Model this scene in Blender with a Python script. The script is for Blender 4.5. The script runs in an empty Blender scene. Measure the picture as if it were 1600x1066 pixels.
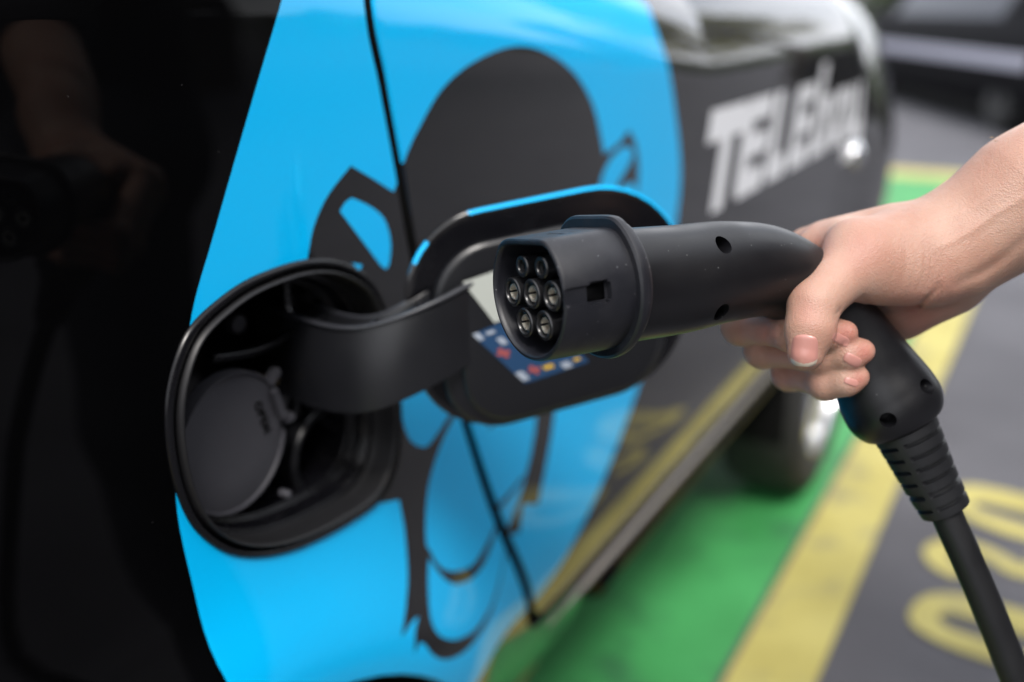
import bpy, bmesh, math, random
import numpy as np
from mathutils import Vector, Matrix
from mathutils.geometry import delaunay_2d_cdt
from mathutils.bvhtree import BVHTree
random.seed(7); rng = np.random.default_rng(7)
R = math.radians
scn = bpy.context.scene
COL = scn.collection

# ------------------------------------------------------------------ camera
YAW, PIT = R(28.7), R(18.6)
CAM = np.array([0.0, -0.40, 1.13])
FPX = 35 / 36 * 1600
FWD = np.array([math.cos(PIT) * math.cos(YAW), math.cos(PIT) * math.sin(YAW), -math.sin(PIT)])
RGT = np.array([math.sin(YAW), -math.cos(YAW), 0.0])
UPV = np.cross(RGT, FWD)
cd = bpy.data.cameras.new('camera'); cam = bpy.data.objects.new('camera', cd); COL.objects.link(cam)
cd.lens = 35; cd.sensor_width = 36; cd.clip_start = 0.02; cd.clip_end = 2000
cam.matrix_world = Matrix(((RGT[0], UPV[0], -FWD[0], CAM[0]), (RGT[1], UPV[1], -FWD[1], CAM[1]), (RGT[2], UPV[2], -FWD[2], CAM[2]), (0, 0, 0, 1)))
cd.dof.use_dof = True; cd.dof.focus_distance = 0.488; cd.dof.aperture_fstop = 2.9
scn.camera = cam
# ------------------------------------------------------------------ world, sun, exposure
SUN_EL, SUN_AZ = R(55), R(-146)      # azimuth measured from +X towards +Y
w = bpy.data.worlds.new('World'); scn.world = w; w.use_nodes = True
nt = w.node_tree; nt.nodes.clear()
sky = nt.nodes.new('ShaderNodeTexSky'); sky.sky_type = 'NISHITA'; sky.sun_disc = False
sky.sun_elevation = SUN_EL; sky.sun_rotation = math.pi / 2 - SUN_AZ
sky.air_density = 1.0; sky.dust_density = 4.0; sky.ozone_density = 0.6
bg = nt.nodes.new('ShaderNodeBackground'); bg.inputs[1].default_value = 0.13
wo = nt.nodes.new('ShaderNodeOutputWorld')
tcw = nt.nodes.new('ShaderNodeTexCoord'); cn = nt.nodes.new('ShaderNodeTexNoise'); cn.inputs['Scale'].default_value = 2.6; cn.inputs['Detail'].default_value = 7
mr = nt.nodes.new('ShaderNodeMapRange'); mr.inputs[1].default_value = .36; mr.inputs[2].default_value = .58; mr.inputs[3].default_value = .35; mr.inputs[4].default_value = 1.0
cm = nt.nodes.new('ShaderNodeMix'); cm.data_type = 'RGBA'; cm.inputs[7].default_value = (9.4, 9.6, 10.1, 1)      # thin bright cloud over the blue
nt.links.new(tcw.outputs['Generated'], cn.inputs['Vector']); nt.links.new(cn.outputs[0], mr.inputs[0]); nt.links.new(mr.outputs[0], cm.inputs[0])
nt.links.new(sky.outputs[0], cm.inputs[6]); nt.links.new(cm.outputs[2], bg.inputs[0]); nt.links.new(bg.outputs[0], wo.inputs[0])
sl = bpy.data.lights.new('sun', 'SUN'); sun = bpy.data.objects.new('sun', sl); COL.objects.link(sun)
sl.energy = 2.2; sl.angle = R(16); sl.color = (1.0, 0.96, 0.91)
sd = Vector((math.cos(SUN_EL) * math.cos(SUN_AZ), math.cos(SUN_EL) * math.sin(SUN_AZ), math.sin(SUN_EL)))
sun.rotation_euler = sd.to_track_quat('Z', 'Y').to_euler()
scn.view_settings.view_transform = 'Standard'; scn.view_settings.look = 'None'
scn.view_settings.gamma = 1; scn.view_settings.exposure = 0.92

# ------------------------------------------------------------------ helpers
def ray(x, y): return FWD + RGT * ((x - 800) / FPX) - UPV * ((y - 533) / FPX)
def at(x, y, d): return CAM + ray(x, y) * d                      # pixel + depth -> world point
def on_z(x, y, z=0.0):
    r = ray(x, y); return CAM + r * ((z - CAM[2]) / r[2])
def on_y(x, y, Y=0.0):
    r = ray(x, y); return CAM + r * ((Y - CAM[1]) / r[1])
def on_plane(x, y, p, n):
    r = ray(x, y); return CAM + r * (np.dot(p - CAM, n) / np.dot(r, n))
def camv(x, y, z): return RGT * x + UPV * y - FWD * z            # camera-space direction -> world
def unit(v): v = np.asarray(v, float); return v / np.linalg.norm(v)

def spline(pts, n=8, closed=False):
    P = np.asarray(pts, float); N = len(P); out = []
    segs = N if closed else N - 1
    for i in range(segs):
        if closed: a, b, c, d = P[(i - 1) % N], P[i], P[(i + 1) % N], P[(i + 2) % N]
        else: a, b, c, d = P[max(i - 1, 0)], P[i], P[i + 1], P[min(i + 2, N - 1)]
        for k in range(n):
            t = k / n
            out.append(.5 * ((2 * b) + (-a + c) * t + (2 * a - 5 * b + 4 * c - d) * t * t + (-a + 3 * b - 3 * c + d) * t ** 3))
    if not closed: out.append(P[-1])
    return np.array(out)

def mesh_obj(name, verts, faces, mat=None, parent=None, smooth=True, mats=None, fmat=None, angle=None):
    me = bpy.data.meshes.new(name)
    me.from_pydata([tuple(map(float, v)) for v in verts], [], [tuple(map(int, f)) for f in faces])
    for m in (mats or [mat]): me.materials.append(m)
    if fmat is not None: me.polygons.foreach_set('material_index', np.asarray(fmat, dtype=np.int32))
    me.polygons.foreach_set('use_smooth', np.full(len(me.polygons), smooth))
    me.update()
    if angle is not None: me.set_sharp_from_angle(angle=R(angle))
    o = bpy.data.objects.new(name, me); COL.objects.link(o)
    if parent is not None: o.parent = parent
    return o
def bm_obj(name, bm, mat, parent=None, smooth=False, angle=None):
    me = bpy.data.meshes.new(name); bmesh.ops.recalc_face_normals(bm, faces=bm.faces[:]); bm.to_mesh(me); bm.free()
    me.materials.append(mat)
    me.polygons.foreach_set('use_smooth', np.full(len(me.polygons), smooth or angle is not None))
    if angle is not None: me.set_sharp_from_angle(angle=R(angle))
    o = bpy.data.objects.new(name, me); COL.objects.link(o)
    if parent is not None: o.parent = parent
    return o
def empty(name, loc=(0, 0, 0)):
    o = bpy.data.objects.new(name, None); COL.objects.link(o); o.location = loc
    o.empty_display_size = .1; return o
def keep(o, parent):                  # parent a world-space mesh under an Empty that has a location
    o.parent = parent; o.matrix_parent_inverse = Matrix.Translation(parent.location).inverted(); return o
def tag(o, label=None, cat=None, group=None, kind=None):
    for k, v in (('label', label), ('category', cat), ('group', group), ('kind', kind)):
        if v: o[k] = v
    return o
def box_bm(bm, c, s, M=None):
    r = bmesh.ops.create_cube(bm, size=1)
    m = Matrix.Translation(Vector(c)) @ (M or Matrix()) @ Matrix.Diagonal((*s, 1))
    bmesh.ops.transform(bm, matrix=m, verts=r['verts']); return r['verts']
def loft(rings, closed_ring=True, cap0=False, cap1=False):
    n = len(rings[0]); V = [v for r in rings for v in r]; Fc = []
    for i in range(len(rings) - 1):
        for j in range(n if closed_ring else n - 1):
            a, b = i * n + j, i * n + (j + 1) % n
            Fc.append((a, b, b + n, a + n))
    if cap0: Fc.append(tuple(range(n - 1, -1, -1)))
    if cap1: Fc.append(tuple(range((len(rings) - 1) * n, len(rings) * n)))
    return V, Fc
def frame(t, ref):
    t = unit(t); b = unit(np.cross(t, ref)); return t, b, np.cross(b, t)
def tube(path, rad, n=16, ref=(0, 0, 1), cap=True):
    path = np.asarray(path, float); rings = []
    rad = np.broadcast_to(np.asarray(rad, float), (len(path),))
    for i in range(len(path)):
        t = path[min(i + 1, len(path) - 1)] - path[max(i - 1, 0)]
        t, b, c = frame(t, np.asarray(ref, float))
        rings.append([path[i] + rad[i] * (b * math.cos(a) + c * math.sin(a)) for a in np.linspace(0, 2 * math.pi, n, endpoint=False)])
    return loft(rings, True, cap, cap)
def join_geo(parts):
    V, Fc = [], []
    for v, f in parts:
        o = len(V); V += list(v); Fc += [tuple(i + o for i in q) for q in f]
    return V, Fc
def lathe(profile, origin, axis, n=32, ref=(0, 0, 1)):
    t, b, c = frame(axis, np.asarray(ref, float)); rings = []
    for r, s in profile:
        rings.append([np.asarray(origin) + t * s + r * (b * math.cos(a) + c * math.sin(a)) for a in np.linspace(0, 2 * math.pi, n, endpoint=False)])
    return loft(rings)
def pip(px, py, poly):
    inside = np.zeros(len(px), bool); P = np.asarray(poly); n = len(P)
    for i in range(n):
        x1, y1 = P[i]; x2, y2 = P[(i + 1) % n]
        if y1 == y2: continue
        c = ((y1 > py) != (y2 > py)) & (px < (x2 - x1) * (py - y1) / (y2 - y1) + x1)
        inside ^= c
    return inside

# ------------------------------------------------------------------ materials
def mat(name, col=(.5, .5, .5), rough=.5, metal=0.0, coat=0.0, coat_rough=.03, spec=.5, sss=0.0, noise=None, bump=None, rvar=None):
    m = bpy.data.materials.new(name); m.use_nodes = True; nt = m.node_tree
    b = nt.nodes['Principled BSDF']
    b.inputs['Base Color'].default_value = (*col, 1); b.inputs['Roughness'].default_value = rough
    b.inputs['Metallic'].default_value = metal; b.inputs['Coat Weight'].default_value = coat
    b.inputs['Coat Roughness'].default_value = coat_rough; b.inputs['Specular IOR Level'].default_value = spec
    tc = nt.nodes.new('ShaderNodeTexCoord')
    def ntex(scale, detail=4):
        n = nt.nodes.new('ShaderNodeTexNoise'); n.inputs['Scale'].default_value = scale; n.inputs['Detail'].default_value = detail
        nt.links.new(tc.outputs['Object'], n.inputs['Vector']); return n
    if noise:                                    # (scale, colour2, low, high)
        n = ntex(noise[0], 6); r = nt.nodes.new('ShaderNodeMapRange'); r.inputs[1].default_value = noise[2]; r.inputs[2].default_value = noise[3]
        nt.links.new(n.outputs[0], r.inputs[0])
        mx = nt.nodes.new('ShaderNodeMix'); mx.data_type = 'RGBA'; mx.inputs[6].default_value = (*col, 1); mx.inputs[7].default_value = (*noise[1], 1)
        nt.links.new(r.outputs[0], mx.inputs[0]); nt.links.new(mx.outputs[2], b.inputs['Base Color'])
    if rvar:                                     # (scale, lo, hi)
        n = ntex(rvar[0], 5); r = nt.nodes.new('ShaderNodeMapRange'); r.inputs[1].default_value = .3; r.inputs[2].default_value = .7
        r.inputs[3].default_value = rvar[1]; r.inputs[4].default_value = rvar[2]
        nt.links.new(n.outputs[0], r.inputs[0]); nt.links.new(r.outputs[0], b.inputs['Roughness'])
    if bump:                                     # (scale, strength, distance)
        n = ntex(bump[0], 3); bp = nt.nodes.new('ShaderNodeBump'); bp.inputs['Strength'].default_value = bump[1]; bp.inputs['Distance'].default_value = bump[2]
        nt.links.new(n.outputs[0], bp.inputs['Height']); nt.links.new(bp.outputs[0], b.inputs['Normal'])
    return m
M = {}
M['body'] = mat('graphite_paint', (.005, .0048, .0053), .5, coat=1.0, coat_rough=.02, spec=.05, noise=(3, (.006, .0057, .0063), .4, .6))
M['darkened_paint'] = mat('darkened_paint', (.0012, .0012, .0014), .5, coat=.28, coat_rough=.015, spec=.0)  # graphite paint copied darker and duller; dark reflections put into the material
M['blue'] = mat('cyan_vinyl', (.0, .43, .83), .45, coat=.7, coat_rough=.03, spec=.05, noise=(2.2, (.0, .44, .85), .35, .65))
for k_ in ('body', 'blue'): M[k_].node_tree.nodes['Principled BSDF'].inputs['Coat IOR'].default_value = 1.5
M['white'] = mat('white_vinyl', (.82, .83, .86), .35, coat=.6, coat_rough=.08)
M['gapblack'] = mat('gap_black', (.003, .003, .003), .8, spec=.1)
M['gloss_black'] = mat('gloss_black_plastic', (.003, .003, .004), .22, spec=.25, rvar=(60, .16, .32))
M['rubber'] = mat('rubber_seal', (.008, .008, .009), .45, spec=.3)
M['cover'] = mat('grey_black_plastic', (.036, .036, .043), .45, bump=(900, .25, .0003), rvar=(40, .4, .6))
M['arm'] = mat('satin_black_plastic', (.006, .0063, .0078), .36, spec=.42, bump=(1100, .2, .0002), rvar=(25, .28, .40))
M['arm_edge'] = mat('lit_plastic_edge', (.022, .023, .028), .4, spec=.5)  # sky sheen on the arm's top rims put into a paler colour
M['plug'] = mat('plug_plastic', (.0066, .0070, .0100), .38, spec=.42, bump=(1500, .35, .0002), rvar=(70, .34, .52), noise=(90, (.0125, .0125, .016), .45, .75))
M['grip'] = mat('grip_plastic', (.0040, .0040, .0050), .34, spec=.36, bump=(1400, .18, .00015), rvar=(45, .30, .44))
M['socket'] = mat('socket_plastic', (.008, .008, .009), .28)
M['contact'] = mat('silver_contact', (1.0, .95, .86), .42, metal=1.0)
M['brass'] = mat('brass', (.55, .42, .2), .3, metal=1.0)
M['relief'] = mat('relief_rubber', (.006, .0063, .0075), .48, spec=.4, bump=(800, .2, .0003))
M['cablem'] = mat('cable_rubber', (.0045, .0047, .0055), .42, spec=.4, bump=(300, .2, .0004), rvar=(30, .38, .55))
M['tyre'] = mat('tyre_rubber', (.014, .014, .014), .8)
M['rim'] = mat('alloy', (.62, .63, .66), .22, metal=1.0)
M['chrome'] = mat('chrome', (.85, .86, .88), .1, metal=1.0)
M['edge_sheen'] = mat('door_edge_sheen', (.16, .14, .12), .25, metal=.5, coat=.5)  # bronze highlight of the door's rolled lower edge, put into a coloured strip
M['glass'] = mat('dark_glass', (.006, .007, .008), .04, spec=.8)
M['label_white'] = mat('white_label', (.36, .38, .35), .4)
M['label_blue'] = mat('blue_label', (.012, .045, .11), .3)
M['label_red'] = mat('red_print', (.30, .07, .07), .4)
M['label_pale'] = mat('pale_print', (.30, .34, .40), .4)
M['label_yellow'] = mat('yellow_print', (.5, .32, .04), .4)
M['nail'] = mat('nail', (.40, .185, .155), .32, coat=.15, coat_rough=.2)
M['nailtip'] = mat('nail_tip', (.44, .37, .30), .4, coat=.2, coat_rough=.2)
M['shirt'] = mat('dark_shirt', (.012, .012, .014), .9, bump=(400, .4, .001))
M['denim'] = mat('dark_trousers', (.012, .014, .02), .9, bump=(500, .4, .001))
M['shoe'] = mat('shoe', (.02, .02, .02), .6)
M['hair'] = mat('brown_hair', (.05, .03, .018), .6)
M['armhair'] = mat('arm_hair', (.35, .24, .14), .45)

def specks(m, scale, keep_, size, col):
    nt = m.node_tree; b = nt.nodes['Principled BSDF']; tc = nt.nodes.new('ShaderNodeTexCoord'); v = nt.nodes.new('ShaderNodeTexVoronoi'); v.inputs['Scale'].default_value = scale
    nt.links.new(tc.outputs['Object'], v.inputs['Vector'])
    r = nt.nodes.new('ShaderNodeMapRange'); r.inputs[1].default_value = size * .5; r.inputs[2].default_value = size; r.inputs[3].default_value = 1; r.inputs[4].default_value = 0; nt.links.new(v.outputs['Distance'], r.inputs[0])
    sp = nt.nodes.new('ShaderNodeSeparateColor'); nt.links.new(v.outputs['Color'], sp.inputs[0])
    g = nt.nodes.new('ShaderNodeMath'); g.operation = 'GREATER_THAN'; g.inputs[1].default_value = keep_; nt.links.new(sp.outputs[0], g.inputs[0])
    mu = nt.nodes.new('ShaderNodeMath'); mu.operation = 'MULTIPLY'; nt.links.new(r.outputs[0], mu.inputs[0]); nt.links.new(g.outputs[0], mu.inputs[1])
    mx = nt.nodes.new('ShaderNodeMix'); mx.data_type = 'RGBA'; mx.inputs[7].default_value = (*col, 1); nt.links.new(mu.outputs[0], mx.inputs[0])
    l = b.inputs['Base Color'].links
    if l: nt.links.new(l[0].from_socket, mx.inputs[6])
    else: mx.inputs[6].default_value = b.inputs['Base Color'].default_value
    nt.links.new(mx.outputs[2], b.inputs['Base Color'])
specks(M['plug'], 420, .90, .16, (.13, .13, .14)); specks(M['grip'], 420, .93, .15, (.12, .12, .12)); specks(M['darkened_paint'], 190, .955, .07, (.05, .05, .05)); specks(M['arm'], 300, .93, .12, (.06, .06, .06)); specks(M['cover'], 350, .93, .12, (.12, .12, .12))
# ------------------------------------------------------------------ ground
def ground_mat(name, col, col2, sc1, bumpd=.003, paint=None, rough=.85):
    m = bpy.data.materials.new(name); m.use_nodes = True; nt = m.node_tree; b = nt.nodes['Principled BSDF']
    tc = nt.nodes.new('ShaderNodeTexCoord')
    def nz(s, d=5):
        n = nt.nodes.new('ShaderNodeTexNoise'); n.inputs['Scale'].default_value = s; n.inputs['Detail'].default_value = d
        nt.links.new(tc.outputs['Object'], n.inputs['Vector']); return n
    def rng_(src, a, c, lo=0, hi=1):
        r = nt.nodes.new('ShaderNodeMapRange'); r.inputs[1].default_value = a; r.inputs[2].default_value = c; r.inputs[3].default_value = lo; r.inputs[4].default_value = hi
        nt.links.new(src, r.inputs[0]); return r.outputs[0]
    def mix(f, a, c):
        x = nt.nodes.new('ShaderNodeMix'); x.data_type = 'RGBA'; nt.links.new(f, x.inputs[0])
        for k, s in ((6, a), (7, c)):
            if isinstance(s, tuple): x.inputs[k].default_value = (*s, 1)
            else: nt.links.new(s, x.inputs[k])
        return x.outputs[2]
    big = nz(sc1, 6); fine = nz(160, 3); vor = nt.nodes.new('ShaderNodeTexVoronoi'); vor.inputs['Scale'].default_value = 110
    nt.links.new(tc.outputs['Object'], vor.inputs['Vector'])
    c = mix(rng_(big.outputs[0], .35, .65), col, col2)
    dark = tuple(x * .55 for x in col); lite = tuple(min(1, x * 1.45) for x in col)
    c = mix(rng_(fine.outputs[0], .55, .75, 0, .55), c, lite)
    c = mix(rng_(vor.outputs['Distance'], .0, .35, .5, 0), c, dark)
    if paint:                                   # worn through to what lies below
        wear = nz(9, 9); c = mix(rng_(wear.outputs[0], .54, .68, 0, .75), c, paint)
    nt.links.new(c, b.inputs['Base Color']); b.inputs['Roughness'].default_value = rough
    bp = nt.nodes.new('ShaderNodeBump'); bp.inputs['Strength'].default_value = .6; bp.inputs['Distance'].default_value = bumpd
    nt.links.new(vor.outputs['Distance'], bp.inputs['Height']); nt.links.new(bp.outputs[0], b.inputs['Normal'])
    return m
ASPH = (.082, .081, .091)
M['asphalt'] = ground_mat('asphalt', ASPH, (.056, .055, .063), 1.9)
M['green'] = ground_mat('green_paint', (.026, .195, .048), (.046, .285, .080), 3.2, .002, (.02, .11, .04), .6)
M['yellow'] = ground_mat('yellow_paint', (.33, .285, .075), (.41, .36, .108), 5, .002, (.20, .185, .09), .65)
def sheet(name, poly, z, m, kind='structure'):
    n = len(poly); o = mesh_obj(name, [(p[0], p[1], z) for p in poly], [tuple(range(n))], m, smooth=False)
    if o.data.polygons[0].normal.z < 0: o.data.flip_normals()
    o['kind'] = kind; return o
sheet('asphalt_ground', [(-400, -400), (400, -400), (400, 400), (-400, 400)], 0, M['asphalt'])
def sy(X, off): return off - .008 * (X - 1.5)
sheet('green_bay', [(-2.2, sy(-2.2, -.01)), (7.4, sy(7.4, -.01)), (7.4, 2.45), (-2.2, 2.45)], .004, M['green'])
sheet('yellow_line', [(-2.2, sy(-2.2, -.165)), (7.75, sy(7.75, -.165)), (7.75, sy(7.75, -.022)), (-2.2, sy(-2.2, -.022))], .008, M['yellow'])
sheet('yellow_line', [(7.35, sy(7.4, -.022) + .002), (7.75, sy(7.75, -.022) + .002), (7.75, 2.45), (7.35, 2.45)], .008, M['yellow'])
sheet('yellow_line', [(-2.2, 2.453), (7.75, 2.453), (7.75, 2.6), (-2.2, 2.6)], .008, M['yellow'])
# numerals painted on the asphalt beside the bay
def ring_sheet(name, outer, inner):
    o = [on_z(*p)[:2] for p in spline(outer, 8, True)]; i = [on_z(*p)[:2] for p in spline(inner, 8, True)]
    pts = [Vector(p) for p in o + i]; no, ni = len(o), len(i)
    ed = [(k, (k + 1) % no) for k in range(no)] + [(no + k, no + (k + 1) % ni) for k in range(ni)]
    v, e, f, *_ = delaunay_2d_cdt(pts, ed, [], 0, 1e-6)
    v = np.array([tuple(p) for p in v]); f = [t for t in f if (lambda c: pip(c[None, 0], c[None, 1], o)[0] and not pip(c[None, 0], c[None, 1], i)[0])(v[list(t)].mean(0))]
    ob = mesh_obj(name, [(p[0], p[1], .004) for p in v], f, M['yellow'], smooth=False); ob['kind'] = 'structure'
    if ob.data.polygons[0].normal.z < 0: ob.data.flip_normals()
ring_sheet('painted_numeral', [(1420, 962), (1438, 937), (1480, 929), (1545, 942), (1620, 965), (1680, 995), (1695, 1030), (1670, 1058), (1610, 1054), (1540, 1034), (1475, 1010), (1432, 985)],
           [(1466, 968), (1482, 961), (1545, 978), (1610, 1000), (1640, 1018), (1630, 1027), (1600, 1022), (1540, 1002), (1485, 984)])
ring_sheet('painted_numeral', [(1488, 775), (1505, 760), (1545, 764), (1620, 782), (1690, 808), (1700, 840), (1670, 856), (1620, 848), (1560, 832), (1505, 806)],
           [(1520, 790), (1535, 787), (1600, 803), (1650, 824), (1640, 831), (1590, 820), (1535, 802)])
def stroke_sheet(name, path, half):
    P = np.array([on_z(*p)[:2] for p in spline(path, 8)]); L, Rr = [], []
    for i in range(len(P)):
        t = P[min(i + 1, len(P) - 1)] - P[max(i - 1, 0)]; t /= np.linalg.norm(t); n = np.array([-t[1], t[0]])
        L.append(P[i] + n * half); Rr.append(P[i] - n * half)
    k = len(P); o = mesh_obj(name, [(p[0], p[1], .004) for p in L + Rr], [(i, i + 1, k + i + 1, k + i) for i in range(k - 1)], M['yellow'], smooth=False)
    if o.data.polygons[0].normal.z < 0: o.data.flip_normals()
    o['kind'] = 'structure'
stroke_sheet('painted_numeral', [(1502, 900), (1472, 884), (1463, 864), (1490, 853), (1530, 862), (1565, 878), (1590, 893), (1625, 893), (1640, 880), (1615, 866)], .026)

# ------------------------------------------------------------------ car: side surface as a height field y = yb(X, z)
RW, FW, WR = (.30, .30), (2.33, .30), .30
def yb(X, z):
    X = np.asarray(X, float); z = np.asarray(z, float)
    sf_ = np.clip((X - 2.12) / .35, 0, 1); zs = 1.04 + .06 * np.clip((1.25 - X) / .55, 0, 1.4) - .0 * sf_; y0_ = .45 * sf_ * sf_ * np.maximum(0, z - .84) ** 1.5; y = y0_ + 4.2 * np.maximum(0, z - zs) ** 2 + .06 * np.maximum(0, .85 - z) ** 2 + .85 * np.maximum(0, .63 - z) ** 2
    y = y + .28 * np.maximum(0, X - 2.55) ** 2 + .5 * np.minimum(0, X) ** 2
    r1 = np.hypot(X - RW[0], z - RW[1]); y = y - .018 * np.exp(-((r1 - .42) / .06) ** 2) - .05 * np.exp(-(np.minimum(0, .36 - r1) / .07) ** 2) * np.exp(-((np.maximum(0, .62 - z)) / .2) ** 2) * 0
    y = y - .035 * np.exp(-((X - 2.62) / .33) ** 2) * np.exp(-((z - .72) / .24) ** 2)
    return y
def nb(X, z):
    e = 1e-4; gx = (yb(X + e, z) - yb(X - e, z)) / (2 * e); gz = (yb(X, z + e) - yb(X, z - e)) / (2 * e)
    n = np.stack([gx, -np.ones_like(gx), gz], -1); return n / np.linalg.norm(n, axis=-1, keepdims=True)
def onb(px, py):
    Y = 0.0
    for _ in range(40):
        p = on_y(px, py, Y); Y = .5 * Y + .5 * float(yb(p[0], p[2]))
    return np.array([p[0], p[2]])
def tr(pts, n=6, closed=True): return spline([onb(*p) for p in pts], n, closed)
def trl(pts): return np.array([onb(*p) for p in pts])
PORT = tr([(262, 600), (258, 680), (275, 770), (310, 835), (370, 869), (450, 862), (540, 820), (600, 773), (625, 700), (622, 600), (610, 510), (585, 445), (540, 411), (480, 405), (400, 430), (340, 468), (290, 520)], 6)
gap = spline([(.560, 1.19)] + [tuple(onb(*p)) for p in [(577, 5), (600, 130), (622, 250), (655, 430), (713, 610), (775, 800), (828, 935)]], 8)
gx0 = gap[-1]
corner = spline([gx0, gx0 + np.array([.018, -.035]), gx0 + np.array([.05, -.06]), gx0 + np.array([.10, -.068])], 6)
ZB = corner[-1][1]
gapline = np.vstack([gap, corner[1:]])
def offset(line, d):
    t = np.gradient(line, axis=0); t /= np.linalg.norm(t, axis=1, keepdims=True); return line + np.stack([-t[:, 1], t[:, 0]], 1) * d
gw = (np.clip((np.arange(len(gapline)) - 40) / 25, 0, 1) * .004)[:, None]
gl, gr = offset(gapline, -.0058 - gw), offset(gapline, .0062 + gw)      # quarter side / door side
def arch(c, r, a0, a1, n=40): return np.array([(c[0] + r * math.cos(a), c[1] + r * math.sin(a)) for a in np.linspace(a0, a1, n)])
ZS = .30
ar = arch(RW, .41, R(2), R(178))
quarter = np.vstack([[(-.35, 1.19)], gl, [(1.02, gl[-1][1] - .0), (1.02, ZS)], [(RW[0] + .41, ZS)], ar[1:-1], [(RW[0] - .41, ZS), (-.35, ZS)]])
f2 = np.array([(2.20, 1.19), (2.19, .9), (2.12, .65), (2.0, .5), (1.95, .42), (1.93, ZB)])
f2s = spline(f2, 6)
door = np.vstack([gr, [(1.02, gr[-1][1])], (f2s - [.0035, 0])[::-1]])
af = arch(FW, .355, R(178), R(2))
fend = np.vstack([f2s + [.0035, 0], [(1.935, ZS)], af[1:-1], [(FW[0] + .355, ZS), (3.2, ZS), (3.2, 1.19)]])
# livery outlines
BLUE = np.vstack([tr([(440, 0), (405, 120), (370, 240), (333, 370), (300, 490), (280, 640), (275, 780), (300, 910), (355, 1066), (430, 1190), (600, 1200), (760, 1040), (850, 920), (920, 800), (985, 640), (1020, 530), (1045, 420), (1060, 320), (1063, 250), (1052, 150), (1030, 60), (1012, 10)], 6, False), [(.985, 1.187), (.515, 1.187)]])
def mixed(*seg):            # seg: ('s', pts) smooth run / ('l', pts) corners
    out = []
    for k, p in seg: out += list(spline([onb(*q) for q in p], 6)) if k == 's' else [onb(*q) for q in p]
    return np.array(out)
DARK = [
 mixed(('s', [(478, 420), (482, 395), (491, 352), (512, 306), (548, 259)]), ('s', [(548, 259), (585, 281), (615, 300)]), ('l', [(628, 265), (634, 245)]),
       ('s', [(638, 235), (652, 205), (690, 140), (740, 97), (800, 73), (850, 80), (898, 115), (928, 168), (944, 240)]), ('s', [(944, 240), (965, 226), (983, 203)]),
       ('s', [(983, 203), (994, 226), (998, 260), (996, 300), (986, 353), (960, 430)]), ('l', [(930, 560), (880, 590), (700, 600), (625, 600), (560, 560), (500, 480)])),
 mixed(('s', [(836, 590), (838, 648), (829, 712), (811, 780), (793, 826)]), ('l', [(796, 835), (812, 833), (817, 788), (841, 788)]), ('s', [(841, 788), (855, 717), (866, 648), (868, 590)])),
 trl([(770, 797), (800, 765), (822, 738), (816, 752), (790, 785), (774, 806)]),
 trl([(762, 671), (776, 648), (784, 640), (787, 648), (768, 668)]),
 mixed(('s', [(600, 600), (625, 620), (629, 657), (642, 689), (663, 699), (677, 687), (697, 657), (712, 636)]), ('s', [(711, 650), (693, 685), (677, 730), (668, 771), (665, 826), (667, 853)]),
       ('s', [(672, 860), (684, 881), (700, 892), (722, 891), (740, 881), (756, 858), (768, 835), (776, 815)]), ('s', [(777, 824), (766, 858), (754, 885), (736, 905), (715, 913), (699, 908), (686, 895), (670, 872)]),
       ('s', [(669, 899), (672, 958), (681, 986), (697, 998), (718, 998), (745, 981), (768, 945), (782, 900), (790, 858)]), ('s', [(791, 866), (778, 926), (763, 967), (740, 1004), (718, 1024), (695, 1031), (677, 1024), (663, 1006)]),
       ('l', [(656, 1004), (647, 1022), (649, 985), (654, 963), (645, 970), (627, 997)]), ('s', [(633, 958), (637, 899), (633, 835), (624, 781)]), ('l', [(597, 786), (560, 780), (540, 700)])),
]
HOLES = [
 mixed(('s', [(531, 330), (540, 316), (550, 309)]), ('s', [(550, 309), (579, 323), (600, 342), (610, 374), (609, 407), (604, 421)]), ('l', [(596, 416)])),
 trl([(550, 411), (566, 414), (562, 423)]),
 tr([(937, 300), (943, 270), (958, 244), (977, 229), (988, 235), (986, 251), (969, 281), (954, 311), (948, 330), (939, 322)], 4),
 tr([(957, 318), (972, 294), (989, 286), (993, 304), (986, 345), (972, 380), (958, 370)], 4),
]
z0, z1, sl_ = .866, 1.003, .30
def LT(x0, rects): return [np.array([(x0 + u + sl_ * (v) * .137, z0 + v * .137) for u, v in q]) for q in rects]
def rc(a, b, c, d): return [(a, c), (b, c), (b, d), (a, d)]
sw = .048
TEXT = []
TEXT += LT(1.222, [rc(.0, .165, .70, 1.0), rc(.062, .062 + sw, 0, .72)])
TEXT += LT(1.385, [rc(0, sw, .06, .94), rc(.01, .142, 0, .26), rc(.01, .142, .40, .63), rc(.01, .142, .77, 1.0)])
TEXT += LT(1.548, [rc(0, sw, .05, 1.0), rc(.01, .115, 0, .26)])
TEXT += LT(1.685, [rc(0, sw, .06, .94), rc(.01, .135, 0, .26), rc(.01, .135, .40, .63), rc(.01, .135, .77, 1.0)])
TEXT += LT(1.845, [rc(0, sw, .0, 1.22), rc(.01, .125, 0, .24), rc(.01, .125, .55, .78), rc(.085, .135, .1, .7)])
TEXT += LT(2.005, [rc(0, sw, .05, .75), rc(.01, .12, 0, .24), rc(.01, .12, .56, .8), rc(.085, .132, .05, .75)])
TEXT += LT(2.16, [rc(0, sw, .2, .8), rc(.01, .12, 0, .24), rc(.085, .132, -.25, .8), rc(0, .12, -.32, -.1)])

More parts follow.
